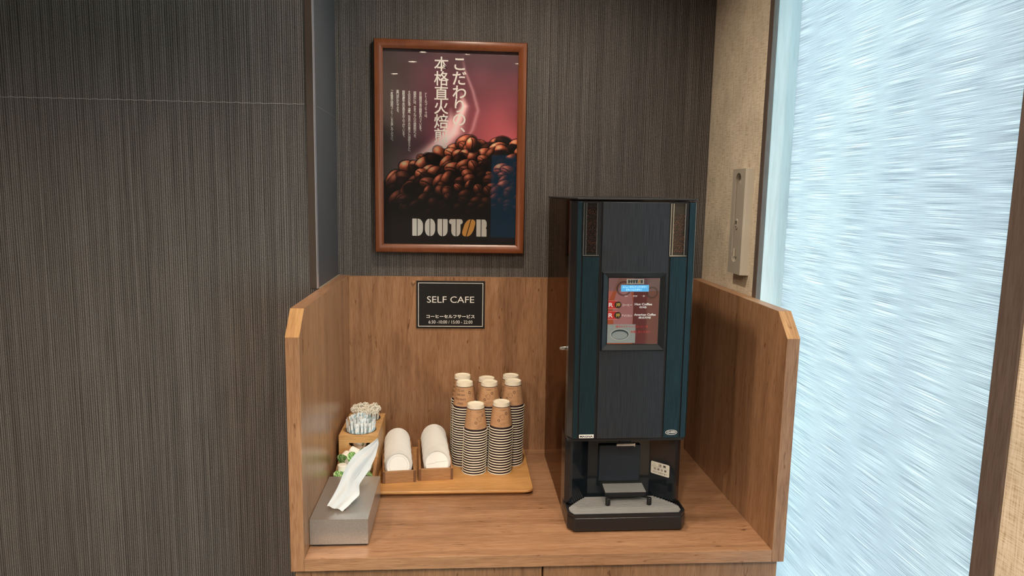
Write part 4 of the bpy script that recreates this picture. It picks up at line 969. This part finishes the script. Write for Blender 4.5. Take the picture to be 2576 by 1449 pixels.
# sugar sticks
m_sug = mat('sugar_wrapper', (0.78, 0.84, 0.86, 1), 0.45); 
vz = coords(m_sug, (260, 260, 60)); nn_ = noise(m_sug, vz, 1.0, 2.0)
L(m_sug, ramp(m_sug, nn_, [(0.38, (0.22, 0.50, 0.60, 1)), (0.46, (0.84, 0.88, 0.90, 1))]), m_sug.node_tree.nodes['Principled BSDF'].inputs['Base Color'])
def sug_mb():
    mb = MB(); lev = [(-0.0530, 0.0048, 0.0004), (-0.0470, 0.0047, 0.0006), (-0.043, 0.0036, 0.0024), (0.043, 0.0036, 0.0024), (0.0460, 0.0047, 0.0006), (0.0530, 0.0048, 0.0004)]
    vs = []; n_ = 10
    for z, a_, b_ in lev: vs += [(a_*math.cos(2*PI*i/n_), b_*math.sin(2*PI*i/n_), z) for i in range(n_)]
    fs = [(j_*n_+i, j_*n_+(i+1) % n_, (j_+1)*n_+(i+1) % n_, (j_+1)*n_+i) for j_ in range(len(lev)-1) for i in range(n_)]
    return mb.add(vs, fs+[tuple(range(n_-1, -1, -1)), tuple(range(5*n_, 6*n_))])
sg0 = sug_mb().build('sugar_stick', m_sug, loc=(0, 0, 0), smooth=True)
k = 0
for rI, (rad, cnt) in enumerate(((0.035, 24), (0.025, 17), (0.014, 10), (0.004, 3))):
    for i in range(cnt):
        a = 2*PI*(i+0.4*rI)/cnt+random.uniform(-0.08, 0.08); c = sg0 if k == 0 else sg0.copy()
        if k: COL.objects.link(c)
        k += 1; rr_ = rad+random.uniform(-0.001, 0.001)
        c.location = (H1[0]+rr_*math.cos(a), H1[1]+rr_*math.sin(a), K+0.124+random.uniform(-0.003, 0.008)+(0.004 if rI else 0))
        lean = 0.10+random.uniform(0, 0.05) if rI == 0 else random.uniform(0.0, 0.08)
        c.rotation_euler = (Matrix.Rotation(a, 4, 'Z') @ Matrix.Rotation(lean, 4, 'Y') @ Matrix.Rotation(PI/2+random.uniform(-0.3, 0.3), 4, 'Z')).to_euler()
        tag(c, 'blue and white sugar stick standing in the front hole of the bamboo caddy', 'sugar stick', 'sugar sticks in the caddy')
# stirrers
m_stir = mat('cream_stirrer_plastic', (0.84, 0.81, 0.70, 1), 0.35)
def stir_mb():
    mb = MB().tube([(0, 0, -0.055), (0, 0, 0.045)], 0.0011, 6)
    for s_ in (-1, 1): mb.tube([(s_*0.0030+0.0030*math.cos(t), 0.0, 0.050+0.0048*math.sin(t)) for t in [2*PI*i/10 for i in range(10)]], 0.0016, 6, closed=True)
    mb.lathe([(0.0, -0.002), (0.0019, -0.0012), (0.0024, 0.0), (0.0019, 0.0012), (0.0, 0.002)], (0, 0, 0.0560), (0, 0, 1), 8)
    return mb
s0 = stir_mb().build('stirrer', m_stir, loc=(0, 0, 0), smooth=True); k = 0
for rI, (rad, cnt) in enumerate(((0.036, 24), (0.027, 18), (0.018, 12), (0.008, 6))):
    for i in range(cnt):
        a = 2*PI*(i+0.3*rI)/cnt+random.uniform(-0.07, 0.07); c = s0 if k == 0 else s0.copy()
        if k: COL.objects.link(c)
        k += 1
        c.location = (H2[0]+rad*math.cos(a), H2[1]+rad*math.sin(a), K+0.1215+random.uniform(-0.004, 0.004)+0.003*(3-rI)*0.3+0.003*(rI > 0))
        c.rotation_euler = (Matrix.Rotation(a, 4, 'Z') @ Matrix.Rotation(0.07 if rI == 0 else 0.03, 4, 'Y') @ Matrix.Rotation(random.uniform(0, 3), 4, 'Z')).to_euler()
        tag(c, 'cream plastic coffee stirrer standing in the rear hole of the bamboo caddy', 'stirrer', 'stirrers in the caddy')
# creamers
m_crm = mat('creamer_white', (0.84, 0.80, 0.72, 1), 0.35); m_foil = mat('green_foil', (0.12, 0.30, 0.08, 1), 0.4)
nf = noise(m_foil, coords(m_foil, (380, 90, 90), (0, 0, 0.6)), 1.0, 2.0); L(m_foil, ramp(m_foil, nf, [(0.40, (0.05, 0.17, 0.05, 1)), (0.52, (0.17, 0.40, 0.08, 1)), (0.62, (0.62, 0.72, 0.45, 1))]), m_foil.node_tree.nodes['Principled BSDF'].inputs['Base Color'])
def crm_mb(): return MB().lathe([(0.0, 0.0), (0.0100, 0.0), (0.0112, 0.0012), (0.0122, 0.0150), (0.0128, 0.0215), (0.0172, 0.0222), (0.0174, 0.0230), (0.0, 0.0231)], (0, 0, 0), (0, 0, 1), 28)
cr0 = crm_mb().build('creamer', m_crm, loc=(0, 0, 0), smooth=True)
MB().lathe([(0.0, 0.0234), (0.0165, 0.0234), (0.0172, 0.0231)], (0, 0, 0), (0, 0, 1), 28).build('foil_lid', m_foil, cr0, label='green patterned foil lid', local=True)
CR = [(0.032, -0.322, 0.062, PI, 0.0, 'upside down at the left of the bin'), (0.052, -0.300, 0.078, 0.9, 0.9, 'green lid turned to the left aisle'), (0.036, -0.286, 0.083, 1.9, -0.4, 'lying against the caddy front at the left'),
      (0.058, -0.276, 0.093, 2.0, 1.3, 'topmost by the handle cut-out'), (0.085, -0.285, 0.087, 1.4, 2.4, 'on its side near the centre'), (0.030, -0.345, 0.044, 0.3, 0.5, 'front left corner of the bin'),
      (0.066, -0.325, 0.062, 2.7, 2.0, 'under the white tissue'), (0.093, -0.315, 0.062, 1.2, -1.2, 'right side of the bin'), (0.096, -0.340, 0.045, 0.5, 1.8, 'front right corner of the bin'), (0.064, -0.345, 0.044, 2.9, 0.2, 'front middle of the bin'),
      (0.045, -0.312, 0.045, 1.5, 0.3, 'buried in the middle of the heap'), (0.080, -0.310, 0.043, 1.3, 2.2, 'buried at the right of the heap'), (0.050, -0.283, 0.050, 1.6, 0.8, 'buried beside the caddy front'), (0.090, -0.282, 0.055, 1.0, 0.0, 'low in the rear right of the bin')]
for i, (x, y, z, a, b_, wd) in enumerate(CR):
    c = cr0 if i == 0 else copy_tree(cr0)
    R3 = Matrix.Rotation(b_, 4, 'Z') @ Matrix.Rotation(a, 4, 'X'); cc = R3 @ Vector((0, 0, 0.0132)); c.scale = (1.15, 1.15, 1.15)
    c.location = (x-0.004-cc.x, y-cc.y, K+z+0.008-cc.z); c.rotation_euler = R3.to_euler(); tag(c, 'white creamer pot with green lid, ' + wd, 'creamer', 'creamers in the front bin')

# ================================================================ TISSUE BOX
bxx0, bxx1, by0, by1, bz0, bz1 = 0.0010, 0.1370, -0.6220, -0.3680, 0.0055, 0.0675
tx = thing('tissue_box', (0.069, -0.495, 0.0), 'silver metallic tissue box at the front left corner of the worktop', 'tissue box')
m_silver = mat('silver_paint', (0.50, 0.485, 0.455, 1), 0.30, metal=0.75)
nS = noise(m_silver, coords(m_silver, (1500,)*3), 1.0, 2.0); L(m_silver, ramp(m_silver, nS, [(0.35, (0.36, 0.355, 0.34, 1)), (0.65, (0.60, 0.585, 0.555, 1))]), m_silver.node_tree.nodes['Principled BSDF'].inputs['Base Color'])
# cover: top with a slot, four walls
sx_0, sx_1, sy_0, sy_1 = 0.062, 0.076, -0.575, -0.430
cv = MB(); T = 0.002
cv.box(bxx0, bxx1, by0, by0+T, bz0, bz1).box(bxx0, bxx1, by1-T, by1, bz0, bz1).box(bxx0, bxx0+T, by0+T, by1-T, bz0, bz1).box(bxx1-T, bxx1, by0+T, by1-T, bz0, bz1)
zt0 = bz1-T
cv.box(bxx0+T, sx_0, by0+T, by1-T, zt0, bz1).box(sx_1, bxx1-T, by0+T, by1-T, zt0, bz1).box(sx_0, sx_1, by0+T, sy_0, zt0, bz1).box(sx_0, sx_1, sy_1, by1-T, zt0, bz1)
cv.build('cover', m_silver, tx)
MB().box(bxx0+0.004, bxx1-0.004, by0+0.004, by1-0.004, 0.0, 0.0054).build('base_plate', m_black_m, tx)
Lc = [(0.1394, -0.440, 0.2018), (0.1298, -0.445, 0.1940), (0.1056, -0.455, 0.1798), (0.0855, -0.470, 0.1690), (0.0680, -0.500, 0.1480), (0.0530, -0.540, 0.1120), (0.0337, -0.578, 0.0810)]
Rc = [(0.1404, -0.440, 0.1985), (0.1430, -0.445, 0.1886), (0.1358, -0.455, 0.1571), (0.1222, -0.470, 0.1291), (0.1000, -0.500, 0.1010), (0.1056, -0.540, 0.0905), (0.0720, -0.588, 0.0726)]
def cat(P, t):
    n_ = len(P)-1; s_ = min(t*n_, n_-1e-6); i = int(s_); f_ = s_-i
    p0, p1, p2, p3 = (Vector(P[max(0, i-1)]), Vector(P[i]), Vector(P[i+1]), Vector(P[min(n_, i+2)]))
    return 0.5*((2*p1)+(p2-p0)*f_+(2*p0-5*p1+4*p2-p3)*f_*f_+(3*p1-p0-3*p2+p3)*f_**3)
def lin_pt(P, t):
    n_ = len(P)-1; s_ = min(t*n_, n_-1e-6); i = int(s_); return Vector(P[i]).lerp(Vector(P[i+1]), s_-i)
nu, nv_ = 26, 44; vs = []
for j_ in range(nv_+1):
    t = j_/nv_; a, b_ = cat(Lc, t), cat(Rc, t).lerp(lin_pt(Rc, t), 0.8)
    for i in range(nu+1):
        s_ = i/nu; p = a.lerp(b_, s_)
        amp = 0.007*math.sin(PI*s_)*math.sin(PI*min(1, t*1.1))**0.7
        p = p + Vector((0, -1, 0.35))*(amp*(0.9-1.5*abs(s_-0.42)) + 0.0016*math.sin(s_*9+t*5)*math.sin(PI*s_) + 0.0014*math.sin(t*13+s_*4)*math.sin(PI*s_) - 0.0085*abs(((s_*2.2+t*0.9) % 1.0)-0.5)*math.sin(PI*s_)**0.5 - 0.004*abs(((t*3.3-s_*0.8) % 1.0)-0.5)*math.sin(PI*s_))
        if t > 0.93: p.z += 0.0014*math.sin(s_*11)
        p.z = max(p.z, 0.0695); vs.append(p)
fs = [(j_*(nu+1)+i, j_*(nu+1)+i+1, (j_+1)*(nu+1)+i+1, (j_+1)*(nu+1)+i) for j_ in range(nv_) for i in range(nu)]
ti = MB().add(vs, fs)
# the part of the sheet that rises out of the slot behind
vs = []; top_ = [Vector(Rc[k_]).lerp(Vector(Lc[k_]), 0.35) for k_ in (1, 2, 3, 4, 5)]
bot = [(0.071, -0.440, 0.060), (0.068, -0.465, 0.058), (0.070, -0.495, 0.058), (0.067, -0.525, 0.058), (0.069, -0.555, 0.060)]
for j_ in range(13):
    for i in range(21):
        s_ = i/20; a = cat([tuple(p) for p in top_], s_); b_ = cat(bot, s_); p = a.lerp(b_, j_/12); p += Vector((0.004*math.sin(s_*12), 0.010*math.sin(PI*j_/12), 0)); 
        if j_ >= 10: p.x = min(max(p.x, sx_0+0.001), sx_1-0.001)
        vs.append(p)
ti.add(vs, [(j_*21+i, j_*21+i+1, (j_+1)*21+i+1, (j_+1)*21+i) for j_ in range(12) for i in range(20)])
m_tis = bpy.data.materials.new('tissue_paper'); m_tis.use_nodes = True
pbt = m_tis.node_tree.nodes['Principled BSDF']; pbt.inputs['Base Color'].default_value = (0.74, 0.78, 0.81, 1); pbt.inputs['Roughness'].default_value = 0.9; pbt.inputs['Specular IOR Level'].default_value = 0.1
tn = N(m_tis, 'ShaderNodeBsdfTranslucent'); tn.inputs[0].default_value = (0.85, 0.86, 0.88, 1); mx_ = N(m_tis, 'ShaderNodeMixShader'); mx_.inputs[0].default_value = 0.25
L(m_tis, pbt.outputs[0], mx_.inputs[1]); L(m_tis, tn.outputs[0], mx_.inputs[2]); L(m_tis, mx_.outputs[0], m_tis.node_tree.nodes['Material Output'].inputs['Surface'])
tag(ti.build('tissue', m_tis, loc=(0.07, -0.5, 0.068), smooth=True), 'white paper tissue standing out of the silver tissue box', 'tissue')

# ================================================================ WALL UNIT
wu = thing('emergency_torch_holder', (1.134, -0.30, 0.6225), 'long beige torch holder with rounded slot on the woven beige wall', 'torch')
m_bg = mat('beige_plastic', (0.42, 0.37, 0.30, 1), 0.45); m_bg2 = mat('beige_plastic_light', (0.48, 0.43, 0.35, 1), 0.4)
uy0, uy1, uz0, uz1, uxf = -0.3480, -0.2600, 0.6240, 0.9130, 1.112
sy0_, sy1_, sz0_, sz1_ = -0.3205, -0.2810, 0.6560, 0.9020
def rslot(y0, y1, z0, z1, n_=12):
    r = (y1-y0)/2; c_ = (y0+y1)/2
    return [(c_+r*math.cos(PI*i/n_), z1-r+r*math.sin(PI*i/n_)) for i in range(n_+1)] + [(c_-r*math.cos(PI*i/n_), z0+r-r*math.sin(PI*i/n_)) for i in range(n_+1)]
sl_ = rslot(sy0_, sy1_, sz0_, sz1_)
# face plate with slot: radial quads to rectangle
mb = MB(); n_ = len(sl_); c_y, c_z = (sy0_+sy1_)/2, (sz0_+sz1_)/2; outr = []
for (y, z) in sl_:
    if z > sz1_-(sy1_-sy0_)/2-1e-6:
        t_2 = (y-sy0_)/(sy1_-sy0_); outr.append((uy0+(uy1-uy0)*t_2, uz1))
    elif z < sz0_+(sy1_-sy0_)/2+1e-6:
        t_2 = (y-sy0_)/(sy1_-sy0_); outr.append((uy0+(uy1-uy0)*t_2, uz0))
    else: outr.append((y, z))
vs = [(uxf, y, z) for y, z in sl_] + [(uxf, y, z) for y, z in outr] + [(uxf+0.012, y, z) for y, z in sl_] + [(1.1338, y if y > uy0+1e-4 else uy0-0.001, z) for y, z in outr]
fs = []
for i in range(n_):
    j_ = (i+1) % n_; fs += [(i, j_, n_+j_, n_+i), (i, 2*n_+i, 2*n_+j_, j_), (n_+i, n_+j_, 3*n_+j_, 3*n_+i)]
fs.append(tuple(2*n_+i for i in range(n_)))
mb.add(vs, fs); mb.build('housing', m_bg, wu)
MB().hexa([(uxf+0.0002, uy0-0.0002, uz0), (1.1338, uy0-0.0002, uz0), (1.1338, uy0-0.0075, uz0), (uxf+0.006, uy0-0.0035, uz0), (uxf+0.0002, uy0-0.0002, uz1), (1.1338, uy0-0.0002, uz1), (1.1338, uy0-0.0075, uz1), (uxf+0.006, uy0-0.0035, uz1)]).build('side_cover', m_bg2, wu)
i2 = rslot(sy0_+0.0055, sy1_-0.0055, sz0_+0.012, sz1_-0.024)
to = MB().prism(i2, uxf+0.0030, uxf+0.0118, 'x').build('torch', m_bg, wu, bevel=0.0015)
wn = rslot(-0.3085, -0.2935, 0.748, 0.776, 6)
wi = MB().prism(wn, uxf+0.0005, uxf+0.0030, 'x').build('switch', m_bg2, to)
MB().box(uxf-0.0002, uxf+0.0003, -0.2995, -0.2965, 0.762, 0.771).box(uxf-0.0002, uxf+0.0003, -0.3060, -0.3030, 0.762, 0.771).box(uxf-0.0002, uxf+0.0003, -0.3035, -0.2995, 0.752, 0.756).build('switch_marks', m_blackp, to)
MB().tube([(uxf, -0.301, 0.672), (uxf, -0.301, 0.694)], 0.0026, 10).build('pull_tab', m_bg2, to, smooth=True)
